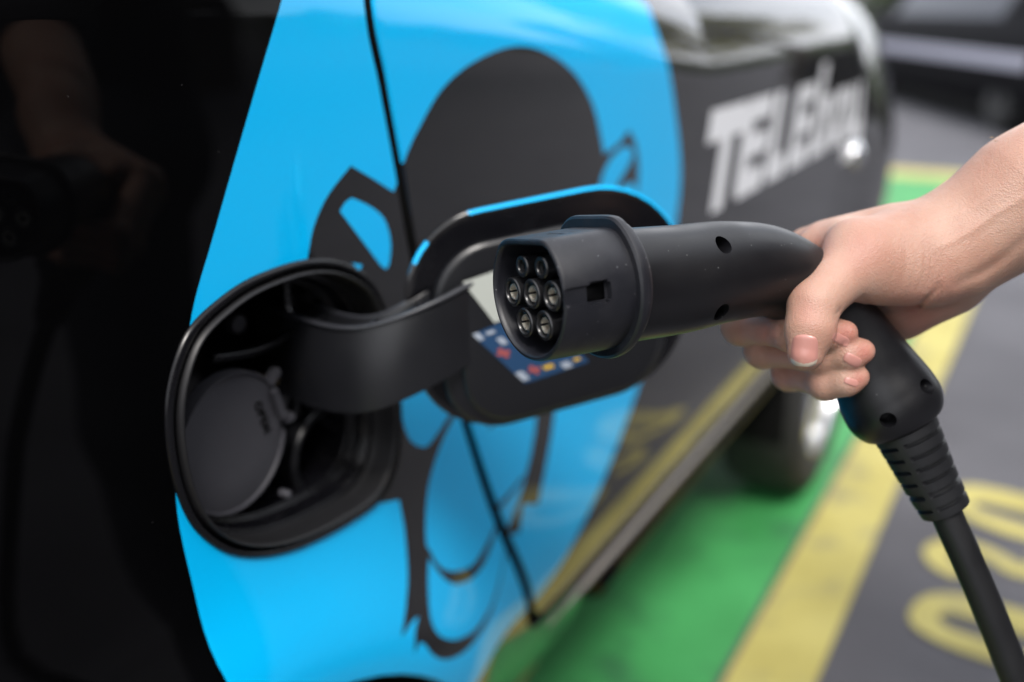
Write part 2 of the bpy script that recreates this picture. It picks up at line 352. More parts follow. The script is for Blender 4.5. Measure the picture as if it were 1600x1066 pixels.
def cdt_side():
    pts, eds = [], []
    def loop(P):
        b = len(pts); n = len(P); pts.extend(Vector((float(p[0]), float(p[1]))) for p in P); eds.extend((b + i, b + (i + 1) % n) for i in range(n))
    for P in [quarter, door, fend, PORT, BLUE] + DARK + HOLES + TEXT: loop(P)
    for x in np.arange(-.34, 3.2, .016):
        for z in np.arange(ZS + .008, 1.19, .016): pts.append(Vector((x + .003 * math.sin(z * 91), z)))
    v, e, f, *_ = delaunay_2d_cdt(pts, eds, [], 0, 1e-6)
    return np.array([tuple(p) for p in v]), np.array([t for t in f if len(t) == 3])
sv, sf = cdt_side()
cen = sv[sf].mean(1)
def inp(P): return pip(cen[:, 0], cen[:, 1], P)
colr = np.zeros(len(sf), int)
colr[inp(BLUE)] = 1
for P in DARK: colr[inp(P)] = 0
for P in HOLES: colr[inp(P)] = 1
for P in TEXT: colr[inp(P)] = 2
colr[(colr == 0) & (cen[:, 0] < .60) & ~inp(BLUE)] = 3  # rear panel outside the emblem takes the darkened copy of the paint
inport = inp(PORT)
car = empty('car', (1.3, .75, 0))
tag(car, 'dark grey electric car with cyan emblem and white lettering, its charging flap open', 'car')
def panel(name, sel, mats):
    fs = sf[sel]; used = np.unique(fs); remap = -np.ones(len(sv), int); remap[used] = np.arange(len(used))
    P2 = sv[used]; F = remap[fs]
    a, b, c = P2[F[:, 0]], P2[F[:, 1]], P2[F[:, 2]]
    cr = (b[:, 0] - a[:, 0]) * (c[:, 1] - a[:, 1]) - (b[:, 1] - a[:, 1]) * (c[:, 0] - a[:, 0])
    F[cr < 0] = F[cr < 0][:, ::-1]                       # ccw in (X,z) -> normal towards -Y
    V = np.stack([P2[:, 0], yb(P2[:, 0], P2[:, 1]), P2[:, 1]], 1); N = nb(P2[:, 0], P2[:, 1])
    faces = [tuple(t) for t in F]; fm = list(colr[sel])
    ed = {}
    for i, t in enumerate(F):
        for k in range(3): ed[(t[k], t[(k + 1) % 3])] = i
    bd = [(u, w_, i) for (u, w_), i in ed.items() if (w_, u) not in ed]
    out = np.zeros_like(P2)
    for u, w_, i in bd:
        d = P2[w_] - P2[u]; n = np.array([d[1], -d[0]]); n = n / (np.linalg.norm(n) + 1e-12); out[u] += n; out[w_] += n
    bv = sorted({u for u, _, _ in bd} | {w_ for _, w_, _ in bd}); r1, r2 = {}, {}
    Vx, Nx = list(V), list(N)
    for u in bv:
        o2 = out[u] / (np.linalg.norm(out[u]) + 1e-12); o3 = np.array([o2[0], 0, o2[1]])
        r1[u] = len(Vx); Vx.append(V[u] + o3 * .0014 + np.array([0, .0016, 0])); Nx.append(unit(N[u] * .6 + o3))
        r2[u] = len(Vx); Vx.append(V[u] + o3 * .0014 + np.array([0, .016, 0])); Nx.append(o3)
    for u, w_, i in bd:
        faces.append((w_, u, r1[u], r1[w_])); fm.append(fm[i])
        faces.append((r1[w_], r1[u], r2[u], r2[w_])); fm.append(4)
    o = mesh_obj(name, Vx, faces, mats=mats, fmat=fm, smooth=True)
    o.data.normals_split_custom_set_from_vertices([tuple(n) for n in Nx])
    return keep(o, car)
SM = [M['body'], M['blue'], M['white'], M['darkened_paint'], M['gapblack']]
pq = panel('rear_quarter_panel', inp(quarter) & ~inport, SM); pq['label'] = 'rear side panel with cyan emblem around the charging port'
pd = panel('door', inp(door), SM); pd['label'] = 'dark grey door with cyan emblem and white lettering'
pf = panel('front_fender', inp(fend), SM)
# black inner shell behind the gaps, with openings for port and wheels
def shell():
    xs = np.arange(-.34, 3.2, .02); zs = np.arange(.32, 1.2, .02); V, F = [], []; nz_ = len(zs)
    for x in xs:
        for z in zs: V.append((x, float(yb(x, z)) + .018, z))
    X, Z = np.meshgrid(xs[:-1] + .01, zs[:-1] + .01, indexing='ij'); X, Z = X.ravel(), Z.ravel()
    pc = PORT.mean(0); bad = pip(X, Z, pc + (PORT - pc) * 1.05) | (np.hypot(X - RW[0], Z - RW[1]) < .43) | (np.hypot(X - FW[0], Z - FW[1]) < .38)
    k = 0
    for i in range(len(xs) - 1):
        for j in range(nz_ - 1):
            if not bad[k]: F.append((i * nz_ + j, (i + 1) * nz_ + j, (i + 1) * nz_ + j + 1, i * nz_ + j + 1))
            k += 1
    return V, F
keep(mesh_obj('inner_frame', *shell(), M['gapblack']), car)
# rocker panel
ry = [(-.006, .052), (-.014, .03), (-.012, .008), (0, -.012), (.03, -.03), (.12, -.035)]
rings = []
for X in np.linspace(1.022, 1.97, 30):
    y0 = float(yb(X, ZB)) + .004; rings.append([(X, y0 + a, ZB - .056 + b) for a, b in ry])
V, F = loft(rings, False, True, True)
keep(mesh_obj('rocker_panel', V, F, M['darkened_paint']), car)
tp = []
for X in np.linspace(gapline[-1][0] - .03, 1.96, 24): tp.append((X, float(yb(X, ZB)) - .003, ZB - .011))
keep(mesh_obj('door_edge_sheen', *tube(tp, np.interp(np.linspace(0, 1, len(tp)), [0, .1, 1], [.0015, .006, .0075]), 10), M['edge_sheen']), car)
# wheels
def wheel(c, name):
    root = empty(name, (c[0], .012, c[1])); keep(root, car)
    prof = [(.205, .01), (.225, -.004), (.25, -.008), (.285, .0), (.297, .014), (.30, .05), (.30, .13), (.297, .165), (.28, .18), (.2, .175)]
    o = mesh_obj('tyre', *lathe(prof, (0, 0, 0), (0, 1, 0), 48), M['tyre']); o.parent = root
    pr = [(.0, .012), (.03, .010), (.034, .02), (.03, .03), (.0, .032)]
    parts = [lathe([(.207, .008), (.205, .0), (.196, .004), (.19, .03), (.186, .10), (.0, .11)], (0, 0, 0), (0, 1, 0), 48), lathe(pr, (0, 0, 0), (0, 1, 0), 24)]
    for k in range(7):
        a = k / 7 * 2 * math.pi + .3; d = np.array([math.cos(a), 0, math.sin(a)]); p = np.array([-d[2], 0, d[0]])
        rr = [[d * r + p * s * wd + np.array([0, y, 0]) for s, y in ((-1, .03), (-1, .014 + dy), (1, .014 + dy), (1, .03))] for r, wd, dy in ((.02, .016, 0), (.1, .014, -.006), (.198, .022, -.008))]
        parts.append(loft(rr, True, True, True))
    o = mesh_obj('rim', *join_geo(parts), M['rim'], angle=35); o.parent = root
    return root
wheel(FW, 'front_wheel'); wheel(RW, 'rear_wheel')
def liner(c, lr):
    rings = [[(c[0] + lr * math.cos(a), y, c[1] + lr * math.sin(a)) for a in np.linspace(R(-8), R(188), 40)] for y in (.02, .30)]
    V, F = loft(rings, False); b = len(V)
    V += [(c[0] + (lr + .005) * math.cos(a), .295, c[1] + (lr + .005) * math.sin(a)) for a in np.linspace(R(-8), R(188), 40)]
    F.append(tuple(range(b, b + 40)))
    keep(mesh_obj('wheel_arch_liner', V, F, M['gapblack']), car)
liner(FW, .375); liner(RW, .425)
# chrome ellipsoid added on the fender in place of a blurred highlight
p = onb(1336, 240); yy = float(yb(*p))
bm = bmesh.new(); bmesh.ops.create_uvsphere(bm, u_segments=24, v_segments=12, radius=1)
bmesh.ops.transform(bm, matrix=Matrix.Translation((p[0], yy, p[1])) @ Matrix.Diagonal((.035, .018, .026, 1)), verts=bm.verts)
keep(bm_obj('fender_glint', bm, M['chrome'], None, True), car)
# upper body: side glass, roof, bonnet, ends and far side, so that the car is whole
def upper():
    prof_roof = [(.07, 1.19), (.075, 1.2)]
    V, F = [], []
    xs = np.linspace(-.30, 2.35, 40)
    def top(X): return 1.50 - .55 * max(0, X - 1.35) ** 2 - 1.2 * max(0, .0 - X) ** 2
    rings = []
    for X in xs:
        t = top(X); y0 = float(yb(X, 1.19)); h = t - 1.19
        pr = [(y0 + .004, 1.185), (y0 + .02, 1.195), (y0 + .02 + h * .30, 1.19 + h * .75), (y0 + .06 + h * .5, 1.19 + h * .97), (y0 + .2 + h * .6, t + .015), (.80, t + .03)]
        half = [(X, a, b) for a, b in pr]; rings.append(half + [(X, 1.6 - a, b) for X, a, b in half[::-1][1:]])
    return loft(rings, False, False, False)
V, F = upper(); fm = []
for (a, b, c, d) in F:
    j = a % 11; fm.append(1 if j in (1, 8) else 0)
keep(mesh_obj('upper_body', V, F, mats=[M['darkened_paint'], M['glass']], fmat=fm, angle=40), car)
rings = []
for X in np.linspace(1.9, 3.2, 20):
    y0 = float(yb(X, 1.19)); zt = 1.19 - .14 * max(0, X - 2.2) ** 2
    rings.append([(X, y0 + .002, 1.188), (X, y0 + .05, zt + .005), (X, y0 + .3, zt + .03), (X, .8, zt + .045), (X, 1.3 - y0, zt + .03), (X, 1.55 - y0, zt + .005), (X, 1.598 - y0, 1.188)])
V, F = loft(rings, False); keep(mesh_obj('bonnet', V, F, M['darkened_paint']), car)
def end_cap(X, name, b):
    rings = []
    for z in np.linspace(.3, 1.19, 14):
        y0 = float(yb(X, z)); rings.append([(X + b * (1 - ((y - .8) / (.8 - y0)) ** 4), y, z) for y in np.linspace(y0, 1.6 - y0, 21)])
    V, F = loft(rings, False); keep(mesh_obj(name, V, F, M['darkened_paint']), car)
end_cap(3.2, 'front_bumper', .22); end_cap(-.35, 'rear_bumper', -.2)
V = [(X, 1.6 - float(yb(X, z)), z) for X in np.linspace(-.35, 3.2, 40) for z in np.linspace(.3, 1.19, 14)]
F = [(i * 14 + j, i * 14 + j + 1, (i + 1) * 14 + j + 1, (i + 1) * 14 + j) for i in range(39) for j in range(13)]
keep(mesh_obj('far_side_panel', V, F, M['darkened_paint']), car)
bm = bmesh.new(); box_bm(bm, (1.45, .8, .27), (3.3, 1.1, .06)); keep(bm_obj('underbody', bm, M['gapblack']), car)

# ------------------------------------------------------------------ charging port
port = empty('charging_port', (float(PORT[:, 0].mean()), 0, float(PORT[:, 1].mean()))); keep(port, car)
pin = lambda o: keep2(o, port)
def keep2(o, parent):
    o.parent = parent; o.matrix_parent_inverse = (Matrix.Translation(parent.location)).inverted(); return o
pc = (PORT.max(0) + PORT.min(0)) / 2
def prings(prof):
    rings = []
    for s, d in prof:
        P = pc + (PORT - pc) * s; rings.append([(q[0], float(yb(q[0], q[1])) + d, q[1]) for q in P])
    return loft(rings)
keep2(mesh_obj('port_flange', *prings([(1.004, .016), (1.003, .0005), (.995, -.002), (.98, -.003), (.955, -.002), (.945, .004), (.93, .006)]), M['gloss_black']), port)
keep2(mesh_obj('seal_lip', *prings([(.935, .010), (.93, .0), (.922, -.0045), (.912, -.005), (.903, -.001), (.90, .012), (.885, .016)]), M['rubber']), port)
keep2(mesh_obj('port_tub', *prings([(.90, .014), (.88, .018), (.868, .0165), (.858, .018), (.85, .030), (.835, .034), (.822, .032), (.812, .035), (.79, .066), (.74, .078), (.40, .080), (.05, .080)]), M['gloss_black']), port)
# inlet cover with OPEN lettering
cy_ = .026
rt = on_y(441, 700, cy_); tpz = on_y(352, 586, cy_)[2]; btz = on_y(352, 809, cy_)[2]
cr_ = (tpz - btz) / 2 * 1.0; cc = np.array([rt[0] - cr_ * .93, cy_, (tpz + btz) / 2])
prof = [(.0, -.0005), (cr_ * .55, -.0008), (cr_ * .93, -.0004), (cr_ * .955, .0), (cr_ * .965, -.0022), (cr_ * .995, -.0022), (cr_, -.001), (cr_, .008), (0, .008)]
CV, CF = lathe(prof, cc, (.0, 1, 0), 96)
CV = [np.array([min(v[0], cc[0] + .93 * cr_) if -.15 * cr_ < v[2] - cc[2] < .62 * cr_ else v[0], v[1], v[2]]) for v in CV]
cov = keep2(mesh_obj('inlet_cover', CV, CF, M['cover'], angle=30), port)
def sub_on_cover(name, c, s, rot, m):
    bm = bmesh.new(); box_bm(bm, c, s, Matrix.Rotation(rot, 4, 'Y')); bmesh.ops.bevel(bm, geom=bm.edges[:], offset=min(s) * .25, segments=2, affect='EDGES')
    o = bm_obj(name, bm, m, None, False, 40); o.parent = cov; o.matrix_parent_inverse = cov.matrix_basis.inverted(); return o
for ang, L in ((38, .014), (-2, .012)):
    a = R(ang); sub_on_cover('cover_tab', (cc[0] + (cr_ + .004) * math.cos(a), cy_ + .001, cc[2] + (cr_ + .004) * math.sin(a)), (L, .008, .006), -a, M['cover'])
a = R(18); sub_on_cover('latch_bar', (cc[0] + (cr_ * .90) * math.cos(a), cy_ - .003, cc[2] + (cr_ * .90) * math.sin(a)), (.006, .004, .024), -a, M['cover'])
tcv = bpy.data.curves.new('t', 'FONT'); tcv.body = 'OPEN'; tcv.size = .0088; tcv.extrude = .0004; tcv.align_x = 'CENTER'; tcv.space_character = 1.15
to = bpy.data.objects.new('t', tcv); COL.objects.link(to); bpy.context.view_layer.update()
tm = bpy.data.meshes.new_from_object(to); bpy.data.objects.remove(to)
lt = bpy.data.objects.new('cover_lettering', tm); COL.objects.link(lt); tm.materials.append(M['gapblack'])
lt.matrix_world = Matrix.Translation((cc[0] + cr_ * .50, cy_ - .0014, cc[2] + cr_ * .16)) @ Matrix.Rotation(R(72), 4, 'Y') @ Matrix.Rotation(R(90), 4, 'X')
mw = lt.matrix_world.copy(); lt.parent = cov; lt.matrix_parent_inverse = Matrix(); lt.matrix_basis = mw @ Matrix() ; 
lt.matrix_parent_inverse = (Matrix.Translation(car.location) @ Matrix.Translation(-Vector(car.location))).inverted()
# inner details of the port
def disc(name, px, py, Y, r, h, m, parent=port, bev=.25):
    c = on_y(px, py, Y); pr = [(0, -h), (r * .8, -h), (r, -h * (1 - bev)), (r, .004)]
    return keep2(mesh_obj(name, *lathe(pr, c, (0, 1, 0), 24), m, angle=30), parent)
disc('screw_cap', 370, 506, .045, .0062, .003, M['cover'])
disc('screw_cap', 284, 544, .0015, .0042, .002, M['rubber'])
disc('contact_pin', 408, 590, .05, .003, .014, M['brass'])
bm = bmesh.new(); c = on_y(432, 612, .05); box_bm(bm, c, (.012, .016, .030), Matrix.Rotation(R(15), 4, 'Y')); bmesh.ops.bevel(bm, geom=bm.edges[:], offset=.002, segments=2, affect='EDGES')
keep2(bm_obj('connector_block', bm, M['arm'], None, False, 40), port)
pth = [on_y(x, y, .045) for x, y in ((440, 590), (470, 622), (515, 665), (530, 690), (528, 725), (500, 760), (440, 790), (380, 812))]
keep2(mesh_obj('inner_ridge', *tube(spline(pth, 6), .0035, 10, (0, 1, 0)), M['gloss_black']), port)
pth = [on_y(x, y, .03) for x, y in ((330, 560), (400, 548), (455, 520), (500, 470))]
keep2(mesh_obj('inner_ridge', *tube(spline(pth, 6), .003, 10, (0, 1, 0)), M['gloss_black']), port)
ic = on_y(500, 705, .045)
keep2(mesh_obj('inlet_socket', *lathe([(.036, .03), (.036, -.004), (.0345, -.006), (.031, -.006), (.029, -.004), (.029, .028), (0, .028)], ic, (0, 1, 0), 48), M['arm'], angle=35), port)
bm = bmesh.new(); box_bm(bm, (.512, .055, .905), (.03, .03, .085)); bmesh.ops.bevel(bm, geom=bm.edges[:], offset=.004, segments=2, affect='EDGES')
keep2(bm_obj('hinge_bracket', bm, M['arm'], None, False, 40), port)
keep2(mesh_obj('hinge_pin', *tube([(.497, .046, .858), (.497, .046, .958)], .004, 12, (1, 0, 0)), M['chrome']), port)
for q in ((447, 772), (300, 792)): disc('rivet', q[0], q[1], .012, .0028, .003, M['cover'])

# ------------------------------------------------------------------ charging flap on its hinge arm
flap = empty('charging_flap', (.589, -.113, .925)); keep(flap, car)
fang = R(-40); FT = R(4)
fu = np.array([math.cos(fang), math.sin(fang), 0.0]); fn = np.array([math.sin(fang), -math.cos(fang), 0.0])   # along / inner side, towards camera
fv = np.array([0, 0, 1.0]); fu2 = fu * math.cos(FT) - fv * math.sin(FT) * 0; 
FC = np.array([.589, -.113, .9355])
def rrect(w_, h_, r, n=12, sk=0.0):
    P = []; r9 = min(r * 1.42, h_ * .98)
    for cx, cz, a0 in ((w_ - r9, h_ - r9, 0), (-w_ + r, h_ - r, 90), (-w_ + r, -h_ + r, 180), (w_ - r, -h_ + r, 270)):
        for k in range(n):
            a = R(a0 + 90 * k / (n - 1)); r8 = r9 if a0 == 0 else r; P.append((cx + r8 * math.cos(a), cz + r8 * math.sin(a)))
    return np.array(P)
FRO = R(7)
def flap_pt(u, v, d):
    a, b = u * math.cos(FRO) - v * math.sin(FRO), u * math.sin(FRO) + v * math.cos(FRO)
    return FC + fu * a + fv * b + fn * (d - 1.1 * (u * u + v * v) * .6)
def flap_loft(layers, cap0=False, cap1=False):
    rings = [[flap_pt(q[0], q[1], d) for q in rrect(w_, h_, r)] for w_, h_, r, d in layers]
    return loft(rings, True, cap0, cap1)
FWd, FHt = .104, .0765
V, F = flap_loft([(.02, .015, .01, -.003), (FWd - .012, FHt - .012, .05, -.003), (FWd - .002, FHt - .002, .056, -.0015), (FWd, FHt, .058, .001), (FWd, FHt, .058, .0034), (FWd - .0016, FHt - .0016, .057, .0044), (FWd - .004, FHt - .004, .055, .0044)], True, False)
fm = []
for f in F:
    c = np.mean([V[i] for i in f], axis=0); u = np.dot(c - FC, fu); v = np.dot(c - FC, fv)
    fm.append(0 if len(f) == 4 and f[0] // 48 < 5 and ((v > .015 and -.062 < u < .09) or (.040 < v < .050 and u < -.075)) else 1)
keep2(mesh_obj('flap_skin', V, F, mats=[M['blue'], M['body']], fmat=fm, angle=50), flap)
keep2(mesh_obj('flap_inner', *flap_loft([(FWd - .0035, FHt - .0035, .055, .0043), (FWd - .006, FHt - .006, .054, .0046), (FWd - .02, FHt - .02, .045, .0048), (.03, .02, .015, .0048)], False, True), M['gloss_black'], angle=40), flap)
# carrier plate: two raised steps
def plate(cu, cv_, w_, h_, r, d0, d1, name, m):
    rings = [[flap_pt(q[0] + cu, q[1] + cv_, d) for q in rrect(w_ - i, h_ - i, r)] for i, d in ((0, d0), (0, d1 - .002), (.0012, d1 - .0006), (.003, d1), (.02, d1), (.04, d1))]
    return keep2(mesh_obj(name, *loft(rings, True, False, True), m, angle=35), flap)
plate(-.004, -.010, .084, .066, .042, .004, .011, 'carrier_plate', M['arm'])
plate(-.002, -.016, .074, .054, .034, .010, .016, 'carrier_step', M['arm'])
# hinge arm: swept box with open pockets along its top edge
armp = spline([(.507, .070, 0), (.492, .032, 0), (.487, -.006, 0), (.494, -.036, 0), (.511, -.057, 0), (.537, -.070, 0)], 8)
na = len(armp); hb = np.interp(np.linspace(0, 1, na), [0, .5, 1], [-.034, -.036, -.026]); ht = np.interp(np.linspace(0, 1, na), [0, .5, 1], [.030, .023, .028])
zc = np.interp(np.linspace(0, 1, na), [0, .5, 1], [.910, .913, .936])
sm_ = lambda a: np.convolve(np.pad(a, 8, mode='edge'), np.hanning(17) / np.hanning(17).sum(), 'valid')
hb, ht, zc = sm_(hb), sm_(ht), sm_(zc)
parts = []; th = .0115
def arm_side(s, top_in=0.0):
    o = []
    for i in range(na):
        t = armp[min(i + 1, na - 1)] - armp[max(i - 1, 0)]; t = unit(t); n = np.array([t[1], -t[0], 0])
        o.append((armp[i] + n * s, i))
    return o
def wall(s0, s1, zlo, zhi):
    A, B = arm_side(s0), arm_side(s1); rings = []
    for (p, i), (q, _) in zip(A, B):
        lo, hi = zlo(i), zhi(i); e = .0008
        rings.append([(p[0], p[1], lo), (p[0], p[1], hi - e), (p[0] * .85 + q[0] * .15, p[1] * .85 + q[1] * .15, hi), (q[0] * .85 + p[0] * .15, q[1] * .85 + p[1] * .15, hi), (q[0], q[1], hi - e), (q[0], q[1], lo)])
    return loft(rings, True, True, True)
parts.append(wall(-th, -th + .004, lambda i: zc[i] + hb[i], lambda i: zc[i] + ht[i]))
parts.append(wall(th - .004, th, lambda i: zc[i] + hb[i], lambda i: zc[i] + ht[i]))
parts.append(wall(-th + .0035, th - .0035, lambda i: zc[i] + hb[i], lambda i: zc[i] + ht[i] - .010))
ao = keep2(mesh_obj('hinge_arm', *join_geo(parts), M['arm'], angle=40), flap)
for sd_ in (-1, 1):
    for zf in (lambda i: zc[i] + ht[i] - .001,):
        o = mesh_obj('arm_edge', *tube([(p[0], p[1], zf(i)) for p, i in arm_side(sd_ * th)], .0017, 8), M['arm_edge']); o.parent = ao; o.matrix_parent_inverse = Matrix()
for k in (12, 22, 31):
    A, B = arm_side(-th + .001), arm_side(th - .001); i = k
    t = unit(armp[i + 1] - armp[i - 1]) * .0009
    q = [A[i][0] - t, A[i][0] + t, B[i][0] + t, B[i][0] - t]
    rings = [[(p[0], p[1], zc[i] + ht[i] - .012) for p in q], [(p[0], p[1], zc[i] + ht[i] - .0012) for p in q]]
    o = mesh_obj('arm_rib', *loft(rings, True, True, True), M['arm'], smooth=False); o.parent = ao; o.matrix_parent_inverse = Matrix()
# stickers on the carrier
def sticker(name, quad, m, d, parent=flap):
    P0 = FC + fn * d; q = [on_plane(x, y, P0, fn) for x, y in quad]; 
    n = 6; V = []
    for i in range(n + 1):
        for j in range(n + 1):
            a, b = i / n, j / n; p = (1 - a) * ((1 - b) * q[0] + b * q[1]) + a * ((1 - b) * q[3] + b * q[2])
            r = p - FC; a9, b9 = r @ fu, r @ fv; V.append(flap_pt(a9 * math.cos(FRO) + b9 * math.sin(FRO), -a9 * math.sin(FRO) + b9 * math.cos(FRO), d))
    F = [(i * (n + 1) + j, i * (n + 1) + j + 1, (i + 1) * (n + 1) + j + 1, (i + 1) * (n + 1) + j) for i in range(n) for j in range(n)]
    o = mesh_obj(name, V, F, m); 
    return keep2(o, parent)
sticker('white_label', [(726, 443), (806, 414), (852, 474), (774, 506)], M['label_white'], .0166)
sticker('blue_label', [(740, 525), (838, 480), (922, 566), (822, 601)], M['label_blue'], .0164)
def cross(cx, cy, s, m):
    ux, uy = (.94, -.34), (.72, .70)
    for a, b in ((1, .32), (.32, 1)):
        sticker('label_mark', [(cx - ux[0] * s * a - uy[0] * s * b, cy - ux[1] * s * a - uy[1] * s * b), (cx + ux[0] * s * a - uy[0] * s * b, cy + ux[1] * s * a - uy[1] * s * b),
                               (cx + ux[0] * s * a + uy[0] * s * b, cy + ux[1] * s * a + uy[1] * s * b), (cx - ux[0] * s * a + uy[0] * s * b, cy - ux[1] * s * a + uy[1] * s * b)], m, .0168 if a == 1 else .0170)
def blk(cx, cy, a, b, m, d=.0168):
    ux, uy = (.94, -.34), (.72, .70)
    sticker('label_mark', [(cx - ux[0] * a - uy[0] * b, cy - ux[1] * a - uy[1] * b), (cx + ux[0] * a - uy[0] * b, cy + ux[1] * a - uy[1] * b), (cx + ux[0] * a + uy[0] * b, cy + ux[1] * a + uy[1] * b), (cx - ux[0] * a + uy[0] * b, cy - ux[1] * a + uy[1] * b)], m, d)
cross(788, 553, 10, M['label_red']); cross(836, 579, 9, M['label_red'])
blk(750, 528, 5, 7, M['label_pale']); blk(768, 521, 7, 3, M['label_pale']); blk(786, 534, 5, 7, M['label_pale'])
blk(818, 589, 6, 9, M['label_pale']); blk(858, 574, 8, 4, M['label_yellow']); blk(886, 571, 7, 6, M['label_pale']); blk(902, 562, 5, 3, M['label_yellow'])

# ------------------------------------------------------------------ charging plug
plug = empty('charging_plug', tuple(at(823, 460, .465)))
tag(plug, 'black seven-pin charging plug held in the hand in front of the flap', 'charging plug')
PR, PU, PA = camv(.522, -.10, .847), camv(-.09, .98, .173), camv(.847, .167, -.503)
PR = unit(PR); PU = unit(PU - PR * (PU @ PR)); PA = -unit(np.cross(PR, PU))
P0 = at(823, 461, .461)
def pl(r, u, s): return P0 + PR * r + PU * u + PA * s
def dshape(rad, flat, rc_=.006, n=72):
    # circle of radius rad cut flat at the top, corners rounded
    P = []
    a0 = math.asin(flat / rad)
    for a in np.linspace(a0, -math.pi - a0, n, endpoint=True): P.append((rad * math.cos(a), rad * math.sin(a)))
    P = np.array(P)
    # smooth the two corners by averaging along the closed outline
    m = 10; top = np.stack([np.linspace(P[-1, 0], P[0, 0], m + 2)[1:-1], np.full(m, flat)], 1); P = np.vstack([P, top])
    for _ in range(int(rc_ * 600)): 
        Q = (np.roll(P, 1, 0) + P * 2 + np.roll(P, -1, 0)) / 4; P = Q
    return P
def kp(o): o.parent = plug; o.matrix_parent_inverse = Matrix.Translation(plug.location).inverted(); return o
def d_loft(layers, cap0=False, cap1=False):
    return loft([[pl(q[0], q[1], s) for q in dshape(r, fl)] for r, fl, s in layers], True, cap0, cap1)
def boolean(o, cutters):
    for c in cutters:
        md = o.modifiers.new('b', 'BOOLEAN'); md.operation = 'DIFFERENCE'; md.object = c; md.solver = 'EXACT'
    bpy.context.view_layer.update(); dg = bpy.context.evaluated_depsgraph_get()
    me = bpy.data.meshes.new_from_object(o.evaluated_get(dg)); o.modifiers.clear(); old = o.data; o.data = me
    for c in cutters: bpy.data.objects.remove(c)
    return o
RO, FO, RI, FI = .0318, .0262, .0285, .0228
V, F = d_loft([(RI - .0005, FI - .0005, .032), (RI, FI, .030), (RI, FI, .0025), (RI + .0006, FI + .0006, .0006), (RI + .0012, FI + .0012, .0), (RO - .0012, FO - .0012, .0), (RO - .0004, FO - .0004, .0006), (RO, FO, .002), (RO + .0006, FO + .0006, .025), (RO + .001, FO + .001, .044), (RI, FI, .044), (RI - .0005, FI - .0005, .032)])
sh = mesh_obj('plug_shroud', V, F, M['plug'])
def cut_box(c, s):
    bm = bmesh.new(); box_bm(bm, (0, 0, 0), s)
    mm = Matrix(((PR[0], PU[0], PA[0], c[0]), (PR[1], PU[1], PA[1], c[1]), (PR[2], PU[2], PA[2], c[2]), (0, 0, 0, 1)))
    bmesh.ops.bevel(bm, geom=bm.edges[:], offset=min(s) * .12, segments=2, affect='EDGES')
    bmesh.ops.transform(bm, matrix=mm, verts=bm.verts); return bm_obj('cut', bm, M['plug'])
boolean(sh, [cut_box(pl(.034, .0005, .0185), (.013, .0105, .0125)), cut_box(pl(.0328, .0005, .006), (.0046, .0080, .017)), cut_box(pl(.004, .0272, .016), (.012, .0016, .003))])
sh.data.set_sharp_from_angle(angle=R(28)); kp(sh)
kp(mesh_obj('socket_base', *d_loft([(RI + .0008, FI + .0008, .031), (RI * .6, FI * .6, .031), (.004, .003, .031)], False, True), M['socket']))
fl_ = [(RO - .002, FO - .002, .0385), (RO + .0040, FO + .0050, .0385), (RO + .0052, FO + .0062, .0394), (RO + .0056, FO + .0066, .041), (RO + .0052, FO + .0062, .0428), (RO + .004, FO + .005, .0436), (RO - .003, FO - .003, .0445)]
kp(mesh_obj('plug_flange', *d_loft(fl_), M['plug'], angle=30))
kp(mesh_obj('plug_collar', *d_loft([(RO - .002, FO - .0005, .043), (RO + .002, FO + .0035, .0438), (RO + .0024, FO + .0040, .0455), (RO + .0014, FO + .003, .0478), (RO - .002, FO - .0005, .0485)]), M['plug'], angle=50))
for k, (r, u, big) in enumerate([(-.0082, .0125, 0), (.0082, .0125, 0), (-.0168, 0, 1), (0, 0, 1), (.0168, 0, 1), (-.0084, -.0142, 1), (.0084, -.0142, 1)]):
    ro, ri = (.0071, .0040) if big else (.0053, .0018)
    f = .0022 if big else .0035
    pr = [(ro + .0004, .031), (ro, .012), (ro, f + .0006), (ro - .0005, f), (ri + .0016, f), (ri + .0012, f + .0005), (ri + .0011, f + .0018), (ri, f + .0024), (ri, .028), (0, .028)]
    so = kp(mesh_obj('pin_socket', *lathe(pr, pl(r, u, 0), PA, 28, PU), M['socket'], angle=35))
    parts = []
    for q in range(4):                           # split contact sleeve
        rg = []
        for s in (f + .0012, f + .0028, f + .012):
            ring = []
            for a in np.linspace(R(q * 90 + 9), R(q * 90 + 81), 8): ring.append(pl(r, u, s) + ri * .97 * (PR * math.cos(a) + PU * math.sin(a)))
            for a in np.linspace(R(q * 90 + 81), R(q * 90 + 9), 8): ring.append(pl(r, u, s) + ri * .80 * (PR * math.cos(a) + PU * math.sin(a)))
            rg.append(ring)
        parts.append(loft(rg, True, True, True))
    if big:
        o = mesh_obj('contact', *join_geo(parts), M['contact'], angle=30); o.parent = so; o.matrix_parent_inverse = Matrix()
